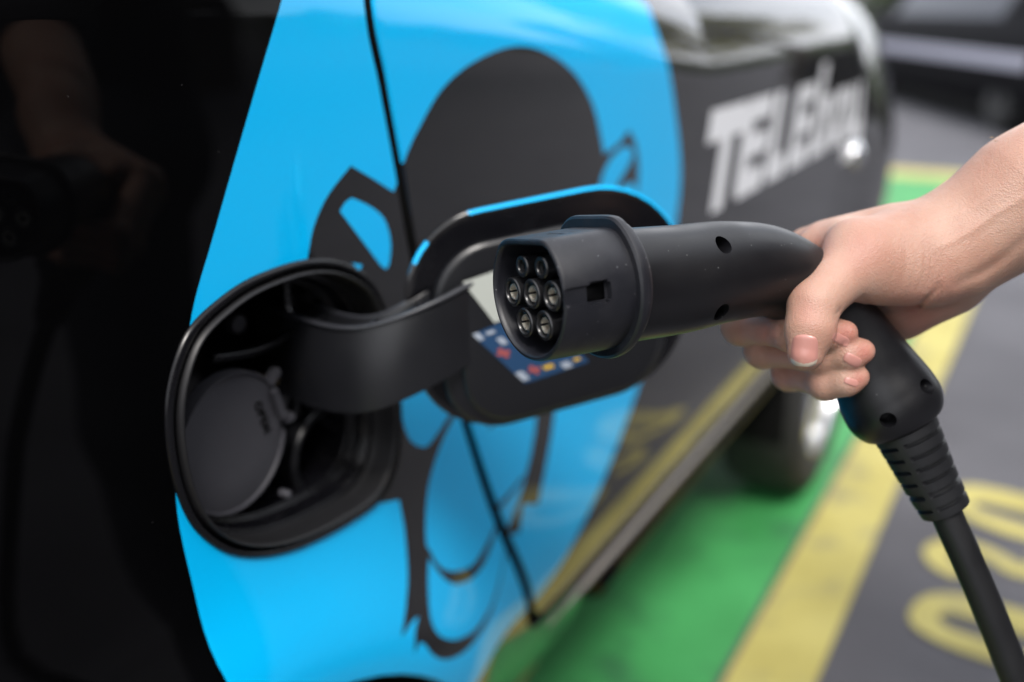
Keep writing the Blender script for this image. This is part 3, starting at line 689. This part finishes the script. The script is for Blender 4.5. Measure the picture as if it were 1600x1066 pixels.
# handle
HP = [(950, 449, .486, .0282, .0280), (1050, 438, .503, .0276, .0272), (1130, 425, .517, .0262, .0255), (1200, 425, .530, .0242, .0240), (1262, 455, .541, .0222, .0225), (1315, 510, .548, .0212, .0210),
      (1357, 568, .551, .0232, .0225), (1383, 612, .552, .0266, .0250), (1399, 640, .552, .0268, .0252), (1411, 662, .552, .0228, .0215), (1416, 671, .552, .0150, .0150)]
hp3 = np.array([np.concatenate([at(*h[:3]), h[3:]]) for h in HP])
hs = spline(hp3, 9); rings = []
for i in range(len(hs)):
    t = hs[min(i + 1, len(hs) - 1), :3] - hs[max(i - 1, 0), :3]; t, b, c = frame(t, -FWD)   # b in picture plane, c in depth
    k = min(1, i / 30); ex = 2.25 * (1 - k) + 2.0 * k
    ring = []
    for a in np.linspace(0, 2 * math.pi, 56, endpoint=False):
        ca, sa = math.cos(a), math.sin(a); ring.append(hs[i, :3] + b * hs[i, 3] * math.copysign(abs(ca) ** (2 / ex), ca) + c * hs[i, 4] * math.copysign(abs(sa) ** (2 / ex), sa))
    rings.append(ring)
V, F = loft(rings, True, True, True)
hd = mesh_obj('handle', V, F, M['grip'])
bv = BVHTree.FromPolygons([Vector(v) for v in V], F)
def cut_hole(px, py, ax, r, depth):
    h = bv.ray_cast(Vector(CAM), Vector(unit(ray(px, py))))[0]
    h = np.array(h); return mesh_obj('cut', *(lambda vf: vf)(loft([[h + ax * s + r * (u_ * math.cos(a) + v_ * math.sin(a)) for a in np.linspace(0, 2 * math.pi, 28, endpoint=False)] for s in (.015, -depth)], True, True, True)), M['grip']) if not (globals().update(u_=frame(ax, PU)[1], v_=frame(ax, PU)[2])) else None
lowR = unit(camv(.25, -.1, 1.0))
boolean(hd, [cut_hole(1131, 383, PR, .0043, .014), cut_hole(1128, 488, PR, .0043, .014), cut_hole(1388, 657, unit(camv(-.1, -.35, 1)), .0042, .012), cut_hole(1449, 604, unit(camv(.75, .1, .65)), .0042, .012)])
hd.data.polygons.foreach_set('use_smooth', np.full(len(hd.data.polygons), True)); hd.data.set_sharp_from_angle(angle=R(40)); kp(hd)
# strain relief with grooves
rp = np.array([at(*q) for q in spline([(1404, 650, .552), (1425, 692, .552), (1450, 744, .553), (1478, 797, .553)], 40)]); nr = len(rp); rings = []
for i in range(nr):
    t = rp[min(i + 1, nr - 1)] - rp[max(i - 1, 0)]; t, b, c = frame(t, -FWD); f = i / (nr - 1); r0 = .0190 * (1 - f) + .0135 * f
    ph = (f * 8.2) % 1.0; g = 1.0 if .08 < ph < .36 and .12 < f < .93 else 0.0
    if f > .985: r0 *= .96
    ring = []
    for a in np.linspace(0, 2 * math.pi, 64, endpoint=False):
        sp = abs(((a - R(52)) + math.pi) % (2 * math.pi) - math.pi) < R(9) or abs(((a - R(232)) + math.pi) % (2 * math.pi) - math.pi) < R(9)
        r = r0 * (1 - (.15 * g if not sp else 0)); ring.append(rp[i] + r * (b * math.cos(a) + c * math.sin(a)))
    rings.append(ring)
kp(mesh_obj('strain_relief', *loft(rings, True, True, True), M['relief'], angle=35))
cp = [at(*q) for q in ((1468, 778, .553), (1490, 828, .553), (1520, 895, .553), (1555, 978, .554), (1592, 1072, .556), (1640, 1200, .56), (1690, 1340, .57))]
e = cp[-1]; cp += [e + np.array([.0, -.06, -.17]), e + np.array([.0, -.14, -.37]), np.array([.60, -.75, .05]), np.array([.62, -.95, .016]), np.array([.7, -1.4, .014]), np.array([1.0, -2.2, .014])]
kp(mesh_obj('cable', *tube(spline(cp, 10), .0086, 24, -FWD), M['cablem']))

# ------------------------------------------------------------------ person: hand, forearm (fine), body (coarse)
def skin_mat():
    m = bpy.data.materials.new('skin'); m.use_nodes = True; nt = m.node_tree; b = nt.nodes['Principled BSDF']
    tc = nt.nodes.new('ShaderNodeTexCoord')
    def nz(s, d=4):
        n = nt.nodes.new('ShaderNodeTexNoise'); n.inputs['Scale'].default_value = s; n.inputs['Detail'].default_value = d; nt.links.new(tc.outputs['Object'], n.inputs['Vector']); return n
    at_ = nt.nodes.new('ShaderNodeAttribute'); at_.attribute_name = 'flush'
    n1 = nz(28, 7); r = nt.nodes.new('ShaderNodeMapRange'); r.inputs[1].default_value = .35; r.inputs[2].default_value = .7; nt.links.new(n1.outputs[0], r.inputs[0])
    mx = nt.nodes.new('ShaderNodeMix'); mx.data_type = 'RGBA'; mx.inputs[6].default_value = (.390, .246, .186, 1); mx.inputs[7].default_value = (.315, .170, .122, 1); nt.links.new(r.outputs[0], mx.inputs[0])
    m2 = nt.nodes.new('ShaderNodeMix'); m2.data_type = 'RGBA'; m2.inputs[7].default_value = (.36, .140, .108, 1); nt.links.new(mx.outputs[2], m2.inputs[6]); nt.links.new(at_.outputs['Fac'], m2.inputs[0])
    nt.links.new(m2.outputs[2], b.inputs['Base Color'])
    b.inputs['Roughness'].default_value = .48; b.inputs['Subsurface Weight'].default_value = .35; b.inputs['Subsurface Radius'].default_value = (1, .35, .2); b.inputs['Subsurface Scale'].default_value = .004
    b.inputs['Specular IOR Level'].default_value = .4
    v = nt.nodes.new('ShaderNodeTexVoronoi'); v.inputs['Scale'].default_value = 1250; nt.links.new(tc.outputs['Object'], v.inputs['Vector'])
    n2 = nz(520, 4); ad = nt.nodes.new('ShaderNodeMath'); ad.operation = 'ADD'; nt.links.new(v.outputs['Distance'], ad.inputs[0]); nt.links.new(n2.outputs[0], ad.inputs[1])
    bp = nt.nodes.new('ShaderNodeBump'); bp.inputs['Strength'].default_value = .5; bp.inputs['Distance'].default_value = .00045
    nt.links.new(ad.outputs[0], bp.inputs['Height']); nt.links.new(bp.outputs[0], b.inputs['Normal'])
    return m
M['skin'] = skin_mat()

def smin(a, b, k):
    h = np.clip(.5 + .5 * (b - a) / k, 0, 1); return b + (a - b) * h - k * h * (1 - h)
class Field:
    def __init__(s, lo, hi, vox):
        s.lo = np.array(lo); s.v = vox; s.n = np.ceil((np.array(hi) - s.lo) / vox).astype(int) + 1
        s.d = np.full(s.n, .08, np.float32)
        s.ax = [(s.lo[i] + np.arange(s.n[i]) * vox).astype(np.float32) for i in range(3)]
    def sub(s, lo, hi):
        a = np.clip(np.floor((np.array(lo) - s.lo) / s.v).astype(int), 0, s.n); b = np.clip(np.ceil((np.array(hi) - s.lo) / s.v).astype(int) + 1, 0, s.n)
        sl = tuple(slice(a[i], b[i]) for i in range(3)); X = np.meshgrid(*[s.ax[i][sl[i]] for i in range(3)], indexing='ij', sparse=True); return sl, X
    def cone(s, p, q, r0, r1, k, flat=None, target=None):
        """rounded cone p->q; flat=(axis, factor) squashes distance along an axis"""
        D = s.d if target is None else target
        p, q = np.array(p, np.float32), np.array(q, np.float32); m = max(r0, r1) * (1.0 if not flat else 1.6) + k + .012
        sl, (x, y, z) = s.sub(np.minimum(p, q) - m, np.maximum(p, q) + m)
        if min(D[sl].shape) == 0: return
        d = q - p; L2 = float(d @ d) + 1e-12
        ax, ay, az = x - p[0], y - p[1], z - p[2]
        t = np.clip((ax * d[0] + ay * d[1] + az * d[2]) / L2, 0, 1)
        ex, ey, ez = ax - t * d[0], ay - t * d[1], az - t * d[2]
        if flat is not None:
            a, f = flat; dt = ex * a[0] + ey * a[1] + ez * a[2]; g = f - 1; ex = ex + dt * a[0] * g; ey = ey + dt * a[1] * g; ez = ez + dt * a[2] * g
        dist = np.sqrt(ex * ex + ey * ey + ez * ez) - (r0 + (r1 - r0) * t)
        D[sl] = smin(D[sl], dist.astype(np.float32), k)
    def mesh(s, smooth=2):
        d = s.d; ins = d < 0
        n = s.n; c = np.zeros(tuple(n - 1), np.int8)
        for i in (0, 1):
            for j in (0, 1):
                for k in (0, 1): c += ins[i:n[0] - 1 + i, j:n[1] - 1 + j, k:n[2] - 1 + k]
        act = np.argwhere((c > 0) & (c < 8)); idx = -np.ones(tuple(n - 1), np.int64); idx[tuple(act.T)] = np.arange(len(act))
        S = np.zeros((len(act), 3)); W = np.zeros(len(act))
        offs = [(i, j, k) for i in (0, 1) for j in (0, 1) for k in (0, 1)]
        for a in offs:
            for ax_ in range(3):
                if a[ax_]: continue
                b = list(a); b[ax_] = 1
                da = d[tuple((act + a).T)]; db = d[tuple((act + b).T)]; m = (da < 0) != (db < 0)
                t = np.where(m, da / np.where(m, da - db, 1), 0); pt = np.repeat(np.array(a, float)[None], len(act), 0); pt[:, ax_] = t
                S += pt * m[:, None]; W += m
        V = s.lo + (act + S / W[:, None]) * s.v
        F = []
        for ax_ in range(3):
            u, w_ = (ax_ + 1) % 3, (ax_ + 2) % 3
            sl0 = [slice(1, -1)] * 3; sl1 = [slice(1, -1)] * 3; sl0[ax_] = slice(0, -1); sl1[ax_] = slice(1, None)
            a, b = ins[tuple(sl0)], ins[tuple(sl1)]; e = np.argwhere(a != b); base = e + [1 if i != ax_ else 0 for i in range(3)]
            flip = a[tuple(e.T)]
            def g(du, dw):
                q = base.copy(); q[:, u] -= du; q[:, w_] -= dw; return idx[tuple(q.T)]
            Q = np.stack([g(1, 1), g(0, 1), g(0, 0), g(1, 0)], 1); Q[~flip] = Q[~flip][:, ::-1]; F.append(Q)
        F = np.vstack(F); F = F[(F >= 0).all(1)]
        for _ in range(smooth):
            A = np.zeros_like(V); C = np.zeros(len(V))
            for k in range(4):
                for o in (1, 3): np.add.at(A, F[:, k], V[F[:, (k + o) % 4]]); np.add.at(C, F[:, k], 1)
            V = V * .5 + .5 * A / np.maximum(C, 1)[:, None]
        return V, F
def cpt(px, py, d): return np.array([(px - 800) / FPX * d, -(py - 533) / FPX * d, -d])      # camera space point
def c2w(V): V = np.asarray(V); return CAM + V[:, :1] * RGT + V[:, 1:2] * UPV - V[:, 2:3] * FWD
def build_hand():
    fl = Field(cpt(1090, 660, .66) * [1, 1, 1] - [.03, .0, .0], [.345, .135, -.462], .00095)
    J = cpt
    C = lambda a, b, r0, r1, k=.010, flat=None: fl.cone(J(*a), J(*b), r0, r1, k, flat)
    # forearm (radius side and ulna side), wrist
    C((1700, 232, .530), (1480, 375, .540), .0315, .0215, .02); C((1720, 278, .545), (1490, 418, .552), .0285, .0182, .02)
    C((1600, 300, .530), (1490, 395, .540), .0295, .0235, .015)
    # metacarpals to knuckles
    C((1475, 368, .545), (1262, 386, .585), .0200, .0118, .014)          # index ray, along the top of the hand
    C((1475, 385, .555), (1300, 402, .598), .0200, .0140, .014)
    C((1480, 410, .565), (1330, 435, .606), .0195, .0135, .014)
    C((1480, 435, .568), (1360, 468, .604), .0180, .0125, .014)
    C((1390, 362, .553), (1290, 377, .568), .0130, .0105, .012)          # web towards the thumb
    # heel of the hand, behind the grip
    C((1468, 440, .558), (1412, 478, .572), .0190, .0165, .010); C((1450, 460, .560), (1405, 495, .580), .0130, .0130, .010)
    # thenar and thumb
    C((1468, 395, .535), (1350, 405, .530), .0205, .0172, .014); C((1440, 425, .532), (1365, 430, .532), .0180, .0160, .012)
    C((1420, 385, .538), (1335, 385, .533), .0165, .0140, .012)
    C((1345, 402, .528), (1270, 478, .511), .0150, .0122, .010)
    C((1272, 478, .511), (1266, 515, .508), .0122, .0120, .005); C((1266, 515, .508), (1259, 551, .507), .0118, .0094, .005)
    C((1312, 372, .552), (1268, 388, .562), .0090, .0080, .012)
    base = fl.d
    # fingers: each its own field, joined softly to the palm and hardly to each other
    fingers = [
      [(1262, 392, .588, .0120), (1158, 510, .568, .0094), (1238, 521, .535, .0086), (1292, 521, .526, .0075), (1321, 520, .5245, .0064)],
      [(1300, 408, .600, .0125), (1192, 547, .575, .0092), (1285, 557, .537, .0086), (1325, 553, .529, .0076), (1348, 549, .5275, .0064)],
      [(1330, 440, .607, .0120), (1234, 584, .578, .0086), (1290, 598, .541, .0081), (1322, 594, .533, .0070), (1341, 589, .531, .0058)],
      [(1360, 470, .605, .0110), (1322, 560, .600, .0085), (1345, 600, .592, .0076), (1362, 618, .588, .0066)]]
    for fg in fingers:
        fd = np.full(fl.n, .08, np.float32)
        for a, b in zip(fg[:-1], fg[1:]): fl.cone(J(*a[:3]), J(*b[:3]), a[3], b[3], .0035, None, fd)
        for a in fg[1:-1]: fl.cone(J(*a[:3]), J(a[0] - 1, a[1], a[2]), a[3] * 1.03, a[3] * 1.03, .006, None, fd)   # knuckle pads
        base[:] = smin(base, fd, .0028)
    # creases: shallow grooves cut where the skin folds, and tendon ridges
    x, y, z = np.meshgrid(*fl.ax, indexing='ij', sparse=True)
    near = np.argwhere(np.abs(fl.d) < .003)
    px = 800 - FPX * fl.ax[0][near[:, 0]] / fl.ax[2][near[:, 2]]; py = 533 + FPX * fl.ax[1][near[:, 1]] / fl.ax[2][near[:, 2]]; dz = -fl.ax[2][near[:, 2]]
    add = np.zeros(len(near))
    def crease(path, wpx, amt, dmax, dmin=0):
        P = spline(path, 5); best = np.full(len(near), 1e9); fr = np.zeros(len(near)); k_ = 0
        bb = (px > P[:, 0].min() - 12) & (px < P[:, 0].max() + 12) & (py > P[:, 1].min() - 12) & (py < P[:, 1].max() + 12) & (dz < dmax) & (dz > dmin); ii = np.where(bb)[0]
        for a, b in zip(P[:-1], P[1:]):
            d = b - a; t = np.clip(((px[ii] - a[0]) * d[0] + (py[ii] - a[1]) * d[1]) / (d @ d + 1e-9), 0, 1)
            hyp = np.hypot(px[ii] - a[0] - t * d[0], py[ii] - a[1] - t * d[1]); cl = hyp < best[ii]; best[ii] = np.where(cl, hyp, best[ii]); fr[ii] = np.where(cl, (k_ + t) / (len(P) - 1), fr[ii]); k_ += 1
        add[:] += amt * np.exp(-(best / wpx) ** 2) * np.sin(np.pi * np.clip(fr, 0, 1)) ** .7
    for k, (oy, am) in enumerate(((-14, .0003), (-8, .0004), (-2, .0005), (4, .0004), (10, .0003))):
        crease([(1240, 478 + oy), (1262, 485 + oy), (1290, 486 + oy), (1304, 482 + oy)], 1.6, am, .52)
    crease([(1300, 492), (1310, 488), (1312, 478)], 2.0, .0010, .53); crease([(1298, 500), (1309, 497)], 1.8, .0006, .53)
    for dx, am in ((0, .0008), (9, .0009), (17, .0008), (27, .0006), (-14, .0004), (-30, .0004), (-48, .0003)):
        crease([(1438 + dx, 368), (1446 + dx, 395), (1444 + dx, 425), (1430 + dx, 456)], 3.0, am * .9, .548)
    crease([(1488, 450), (1510, 436), (1535, 425), (1565, 405), (1600, 375), (1640, 345)], 9, .0013, .56)
    crease([(1345, 462), (1375, 486), (1420, 486), (1456, 460), (1470, 440)], 3.5, .0018, .57)
    
    crease([(1640, 290), (1570, 325), (1510, 365), (1455, 392)], 6, -.0007, .55); crease([(1600, 255), (1540, 310), (1490, 335), (1420, 350)], 5, -.0005, .55)
    for k, c in enumerate(((1205, 523, 16), (1240, 560, 12))):
        for o in (-5, 1, 7): crease([(c[0] + o, c[1] - c[2]), (c[0] + o - 4, c[1]), (c[0] + o, c[1] + c[2])], 1.6, .0003, .57)
    fl.d[tuple(near.T)] += add.astype(np.float32)
    return fl.mesh(2)
HV, HF = build_hand()
HVw = c2w(HV)
hpx = 800 - FPX * HV[:, 0] / HV[:, 2]; hpy = 533 + FPX * HV[:, 1] / HV[:, 2]; hdz = -HV[:, 2]
flush = np.zeros(len(HV))
for cx, cy, s, a, dm in ((1322, 522, 20, .9, .54), (1350, 552, 18, .9, .545), (1342, 594, 16, .8, .55), (1258, 560, 26, .35, .52), (1195, 520, 26, .75, .6), (1262, 488, 26, .35, .52), (1168, 515, 30, .5, .6), (1215, 560, 40, .45, .6), (1240, 590, 40, .5, .6), (1430, 490, 45, .55, .6), (1350, 395, 45, .35, .54), (1285, 385, 25, .4, .6), (1470, 470, 40, .4, .6)):
    flush = np.maximum(flush, a * np.exp(-(((hpx - cx) ** 2 + (hpy - cy) ** 2) / s ** 2)) * (hdz < dm))
# the rest of the body, rough shapes under clothing
def coarse(prims, vox, k):
    P = np.array([p for a in prims for p in (a[0], a[1])]); m = max(max(a[2], a[3]) for a in prims) * 1.4 + .05
    f = Field(P.min(0) - m, P.max(0) + m, vox); f.d[:] = .3
    for a in prims: f.cone(a[0], a[1], a[2], a[3], k, a[4] if len(a) > 4 else None)
    return f.mesh(2)
el = np.array([.705, -.555, 1.125]); shd = np.array([.90, -.70, 1.36]); wj = c2w([cpt(1680, 265, .538)])[0]
bx, by = 1.08, -.90
BV, BF = coarse([(wj, el, .034, .042), (el, shd, .042, .046), ((bx, by, 1.36), (bx, by, 1.50), .058, .055), ((bx - .02, by + .02, 1.60), (bx - .02, by + .02, 1.66), .078, .088), ((bx - .09, by + .07, 1.585), (bx - .05, by + .04, 1.57), .030, .045), ((bx - .115, by + .09, 1.62), (bx - .1, by + .08, 1.65), .012, .010)], .007, .03)
allV = np.vstack([HVw, BV]); allF = np.vstack([HF, BF + len(HV)])
person = mesh_obj('person', allV, allF, M['skin'])
at_f = person.data.attributes.new('flush', 'FLOAT', 'POINT'); at_f.data.foreach_set('value', np.concatenate([flush, np.zeros(len(BV))]).astype(np.float32))
tag(person, 'bare forearm and hand reaching in from the right, gripping the charging plug', 'person')
S_V, S_F = coarse([(el + (wj - el) * .35, el, .046, .050), (el, shd, .052, .060), (shd, (bx, by, 1.36), .075, .09), ((bx, by, 1.36), (bx, by, 1.0), .13, .135), ((bx + .12, by - .1, 1.36), (bx, by, 1.3), .08, .12), ((bx + .13, by - .12, 1.35), (bx + .2, by - .1, 1.05), .06, .05)], .010, .06)
mesh_obj('shirt', S_V, S_F, M['shirt'], person)
S_V, S_F = coarse([((bx, by, 1.0), (bx, by, .92), .135, .15), ((bx - .06, by + .06, .9), (bx - .08, by + .06, .5), .10, .075), ((bx - .08, by + .06, .5), (bx - .07, by + .07, .1), .07, .055), ((bx + .07, by - .06, .9), (bx + .08, by - .06, .5), .10, .075), ((bx + .08, by - .06, .5), (bx + .09, by - .06, .1), .07, .055)], .012, .05)
mesh_obj('trousers', S_V, S_F, M['denim'], person)
for sx, sy_ in ((-.07, .07), (.09, -.06)):
    S_V, S_F = coarse([((bx + sx, by + sy_, .055), (bx + sx - .13, by + sy_ + .09, .035), .05, .035)], .008, .02)
    S_V[:, 2] = np.maximum(S_V[:, 2], .012); mesh_obj('shoe', S_V, S_F, M['shoe'], person)
S_V, S_F = coarse([((bx + .01, by, 1.64), (bx + .0, by, 1.69), .088, .086), ((bx - .06, by + .05, 1.72), (bx, by, 1.72), .045, .07)], .008, .03)
mesh_obj('hair', S_V, S_F, M['hair'], person)
# fingernails laid on the fingertips
hb_ = BVHTree.FromPolygons([Vector(v) for v in HVw], [tuple(map(int, f)) for f in HF])
def nail(cx, cy, ax, bx_, ang, tipfrac=.82, lift=.0009):
    n1, n2 = 44, 30; V = []; F = []; fm = []; ca, sa = math.cos(R(ang)), math.sin(R(ang))
    for i in range(n1 + 1):
        v = -1 + 2 * i / n1
        wv = (1 - .10 * max(0, -v) ** 2 - .22 * max(0, (-v - .55) / .45) ** 2.2) if v < .5 else math.sqrt(max(0.02, 1 - ((v - .5) / .54) ** 2)) ** .8
        for j in range(n2 + 1):
            u = -1 + 2 * j / n2; vv = v - (.12 * (1 - u * u) if v < -.5 else 0)
            x, y = u * ax * wv, vv * bx_; X, Y = cx + x * ca - y * sa, cy + x * sa + y * ca
            h = hb_.ray_cast(Vector(CAM), Vector(unit(ray(X, Y))))
            if h[0] is None: p = at(X, Y, .52)
            else:
                edge = max(abs(u) ** 8, max(0, -v) ** 10); e_ = max(0, v - .6) / .4
                p = np.array(h[0]) - unit(ray(X, Y)) * (lift * (1 - 1.35 * edge) + lift * .45 * e_)
            V.append(p)
    G = np.array(V).reshape(n1 + 1, n2 + 1, 3)
    for _ in range(0): G[1:-1, 1:-1] = (G[:-2, 1:-1] + G[2:, 1:-1] + G[1:-1, :-2] + G[1:-1, 2:]) / 4
    V = list(G.reshape(-1, 3))
    for i in range(n1):
        for j in range(n2):
            a = i * (n2 + 1) + j; F.append((a, a + 1, a + n2 + 2, a + n2 + 1)); u = -1 + 2 * (j + .5) / n2; fm.append(1 if (-1 + 2 * (i + .5) / n1) > tipfrac - .35 * u * u else 0)
    o = mesh_obj('fingernail', V, F, mats=[M['nail'], M['nailtip']], fmat=fm); o.parent = person
    return o
nail(1257, 549, 22, 24, 4, .80)
nail(1314, 531, 8, 13, -62, 9, .0005); nail(1332, 563, 9, 14, -62, 9, .0005); nail(1330, 597, 6, 11, -70, 9, .0005)
# fine hairs along the forearm
hv, hf = [], []
ec = np.array([tuple(n.vector) for n in person.data.vertex_normals])[:len(HV)]; fc_ = np.abs(ec @ FWD)
cand = np.where((fc_ < .4) & (ec @ UPV > .3) & (hpx > 1440) & (hpx < 1620) & (hdz < .575) & (hpy < 400 - (hpx - 1400) * .5))[0]
ec = np.array([tuple(n.vector) for n in person.data.vertex_normals])[:len(HV)]
for i in rng.choice(cand, 3, replace=False):
    n = ec[i]; p = HVw[i]; d = unit(n * .5 + unit(HVw[i] * 0 + (c2w([cpt(1300, 420, .54)])[0] - c2w([cpt(1600, 300, .54)])[0])) * .8 + rng.normal(0, .25, 3)); L = rng.uniform(.002, .005)
    sdv = unit(np.cross(d, FWD)) * .000012; b = len(hv)
    hv += [p - sdv, p + sdv, p + d * L * .6 + n * .0006 + sdv * .5, p + d * L + n * .0002]; hf += [(b, b + 1, b + 2), (b, b + 2, b + 3)]
ah = mesh_obj('arm_hair', hv, hf, M['armhair'], person); ah['kind'] = 'stuff'

# ------------------------------------------------------------------ parked dark car in the background
g0 = on_z(1480, 186); dirc = np.array([math.cos(R(25.6)), math.sin(R(25.6)), 0])
pk = empty('parked_car', tuple(g0 + dirc * .3)); pk.rotation_euler = (0, 0, R(205.6))
tag(pk, 'black parked car with a pale side strip, blurred behind the charging bay', 'car')
# local frame: x along the car, y away from camera, z up; side plane near y = 0
def pcar():
    prof = [(.06, .22), (.0, .30), (-.03, .45), (-.035, .60), (-.02, .80), (.03, .95), (.10, 1.02), (.30, 1.38), (.50, 1.46), (.9, 1.48)]
    xs = np.linspace(-3.6, 2.95, 56); rings = []
    def sc(x): return 1 - .5 * max(0, abs(x + .05) - 1.0) ** 2 / 1.6
    for x in xs:
        e = max(0, abs(x + .35) - 2.8); ring = []
        for y, z in prof:
            zz = z if z <= 1.02 else 1.02 + (z - 1.02) * max(0.02, 1 - max(0, abs(x + .6) - 1.9) / .75)
            ring.append((x, y + .35 * e * e + e * .2, zz - (.1 * e if z > .6 else 0)))
        rings.append(ring + [(a, 1.8 - b, c) for a, b, c in ring[::-1][1:]])
    V, F = loft(rings, False, False, False); n = len(rings[0]); fm = [1 if (f[0] % n) in (6, 11) and abs(xs[f[0] // n] + .6) < 1.6 else 0 for f in F]
    F += [tuple(range(n)), tuple(range(len(V) - n, len(V)))]; fm += [0, 0]
    return V, F, fm
V, F, fm = pcar(); mesh_obj('car_body', V, F, mats=[mat('far_black_paint', (.004, .004, .005), .6, spec=.03), mat('far_glass', (.01, .012, .02), .3, spec=.1)], fmat=fm, parent=pk, angle=40)
bm = bmesh.new(); box_bm(bm, (-.1, -.05, .66), (4.4, .04, .13)); bmesh.ops.bevel(bm, geom=bm.edges[:], offset=.012, segments=3, affect='EDGES')
M['strip'] = mat('pale_strip', (.32, .32, .38), .5, spec=.2)
bm_obj('side_strip', bm, M['strip'], pk, False, 40)
for x in (-2.3, 1.5):
    o = mesh_obj('wheel', *lathe([(.05, .0), (.2, -.005), (.22, .0), (.31, .01), (.32, .04), (.32, .2), (.05, .2)], (x, -.01, .32), (0, 1, 0), 32), M['tyre'], pk)
bm = bmesh.new(); box_bm(bm, (-.35, .9, .24), (5.9, 1.66, .28)); bm_obj('underbody', bm, M['gapblack'], pk)

# ------------------------------------------------------------------ trees and hedge across the yard (seen in the car's paint)
def leaf_mat(name, c1, c2):
    m = mat(name, c1, .55, noise=(1.7, c2, .35, .65)); b = m.node_tree.nodes['Principled BSDF']; b.inputs['Subsurface Weight'].default_value = 0; return m
M['leaf_y'] = leaf_mat('yellow_green_leaf', (.36, .33, .03), (.22, .24, .02)); M['leaf_g'] = leaf_mat('green_leaf', (.04, .075, .015), (.07, .10, .02)); M['bark'] = mat('bark', (.06, .045, .032), .9, bump=(40, .8, .02))
def leaves(name, centres, radii, n, size, m, parent):
    V = np.zeros((n * 4, 3)); k = rng.integers(0, len(centres), n)
    dirs = rng.normal(size=(n, 3)); dirs /= np.linalg.norm(dirs, axis=1, keepdims=True); rr = rng.uniform(.35, 1.05, n) ** .6
    c = np.array(centres)[k] + dirs * np.array(radii)[k][:, None] * rr[:, None]
    a = rng.normal(size=(n, 3)); a /= np.linalg.norm(a, axis=1, keepdims=True); b = np.cross(a, rng.normal(size=(n, 3))); b /= np.linalg.norm(b, axis=1, keepdims=True)
    s = size * rng.uniform(.6, 1.3, n)[:, None]
    for q, (u, v) in enumerate(((-1, 0), (0, -.55), (1, 0), (0, .55))): V[q::4] = c + a * s * u + b * s * v
    return mesh_obj(name, V, np.arange(n * 4).reshape(-1, 4), m, parent, smooth=False)
def tree(loc, h, m, label, n=3500):
    t = empty('tree', loc); tag(t, label, 'tree', 'trees across the yard')
    parts = [tube([(0, 0, -.05), (.05, .02, h * .3), (0, .1, h * .55), (.1, .05, h * .8)], [.16, .13, .09, .04], 10, (1, 0, 0))]
    cs, rs = [], []
    for k in range(9):
        a = k * 2.4; r = h * .2 * rng.uniform(.5, 1.2); c = np.array([r * math.cos(a), r * math.sin(a), h * rng.uniform(.5, .95)]); cs.append(c); rs.append(h * rng.uniform(.10, .19))
        parts.append(tube([(0, .05, h * .4), c * [.5, .5, .8], c], [.06, .04, .015], 6, (1, 0, .1)))
    mesh_obj('trunk', *join_geo(parts), M['bark'], t); leaves('crown', cs, rs, n, h * .022, m, t)
tree((16, -3.4, 0), 6.6, M['leaf_y'], 'yellow-green tree across the yard, mirrored in the door shoulder')
tree((24, -9.5, 0), 5.5, M['leaf_g'], 'tall green tree across the yard, mirrored beside the yellow-green one')
tree((9, -14, 0), 6.5, M['leaf_g'], 'green tree across the yard, mirrored in the rear panel')
hg = empty('hedge', (16, -17, 0)); tag(hg, 'long clipped dark hedge across the yard, mirrored in the paint', 'hedge')
cs = [np.array([x, .6 * math.sin(x * .3), rng.uniform(.4, 1.6)]) for x in np.arange(-24, 30, .5)]
leaves('foliage', cs, [.7] * len(cs), 9000, .09, M['leaf_g'], hg)
for x in np.arange(-24, 30, 1.5): mesh_obj('stem', *tube([(x, .6 * math.sin(x * .3), 0), (x, .6 * math.sin(x * .3), 1.0)], .03, 5, (1, 0, 0)), M['bark'], hg)

# ------------------------------------------------------------------ unseen block added behind the camera, hides sky to darken reflections
M['render_wall'] = mat('brown_render', (.055, .045, .04), .9, noise=(.8, (.045, .038, .034), .4, .6), bump=(30, .3, .01)); M['frame'] = mat('window_frame', (.03, .03, .032), .5)
bl = empty('unseen_building', (0, -10, 0)); tag(bl, 'dark brown block with rows of windows, added unseen behind the camera to darken reflections in the car', 'unseen_building')
bm = bmesh.new(); box_bm(bm, (-4, -4, 4.6), (30, 8, 9.2)); bm_obj('wall', bm, M['render_wall'], bl)
bm = bmesh.new(); box_bm(bm, (-4, -3.9, 9.3), (30.5, 8.4, .2)); bm_obj('roof', bm, M['frame'], bl)
for zc_ in (1.7, 4.3, 6.9):
    for xc_ in np.arange(-17, 11, 3.0):
        bm = bmesh.new()
        for c, q in (((xc_, .03, zc_ + .72), (1.5, .1, .06)), ((xc_, .03, zc_ - .72), (1.5, .14, .06)), ((xc_ - .72, .03, zc_), (.06, .1, 1.38)), ((xc_ + .72, .03, zc_), (.06, .1, 1.38))): box_bm(bm, c, q)
        f_ = bm_obj('window', bm, M['frame'], bl)
        mesh_obj('pane', [(xc_ - .69, .02, zc_ - .69), (xc_ + .69, .02, zc_ - .69), (xc_ + .69, .02, zc_ + .69), (xc_ - .69, .02, zc_ + .69)], [(3, 2, 1, 0)], M['glass'], f_, smooth=False)

# tree mass added far ahead to darken the fender reflection and sky gap
cs = [np.array([55 + rng.uniform(-3, 3), y_, rng.uniform(1.0, 3.6)]) for y_ in np.arange(-42, 30, .9) for _ in (0, 1)]
fw_ = leaves('dark_tree_backing', cs, [2.0] * len(cs), 26000, .28, M['leaf_g'], None); tag(fw_, 'dark far-off tree mass, added to darken the fender reflection and the sky gap by the parked car', 'trees', kind='stuff')
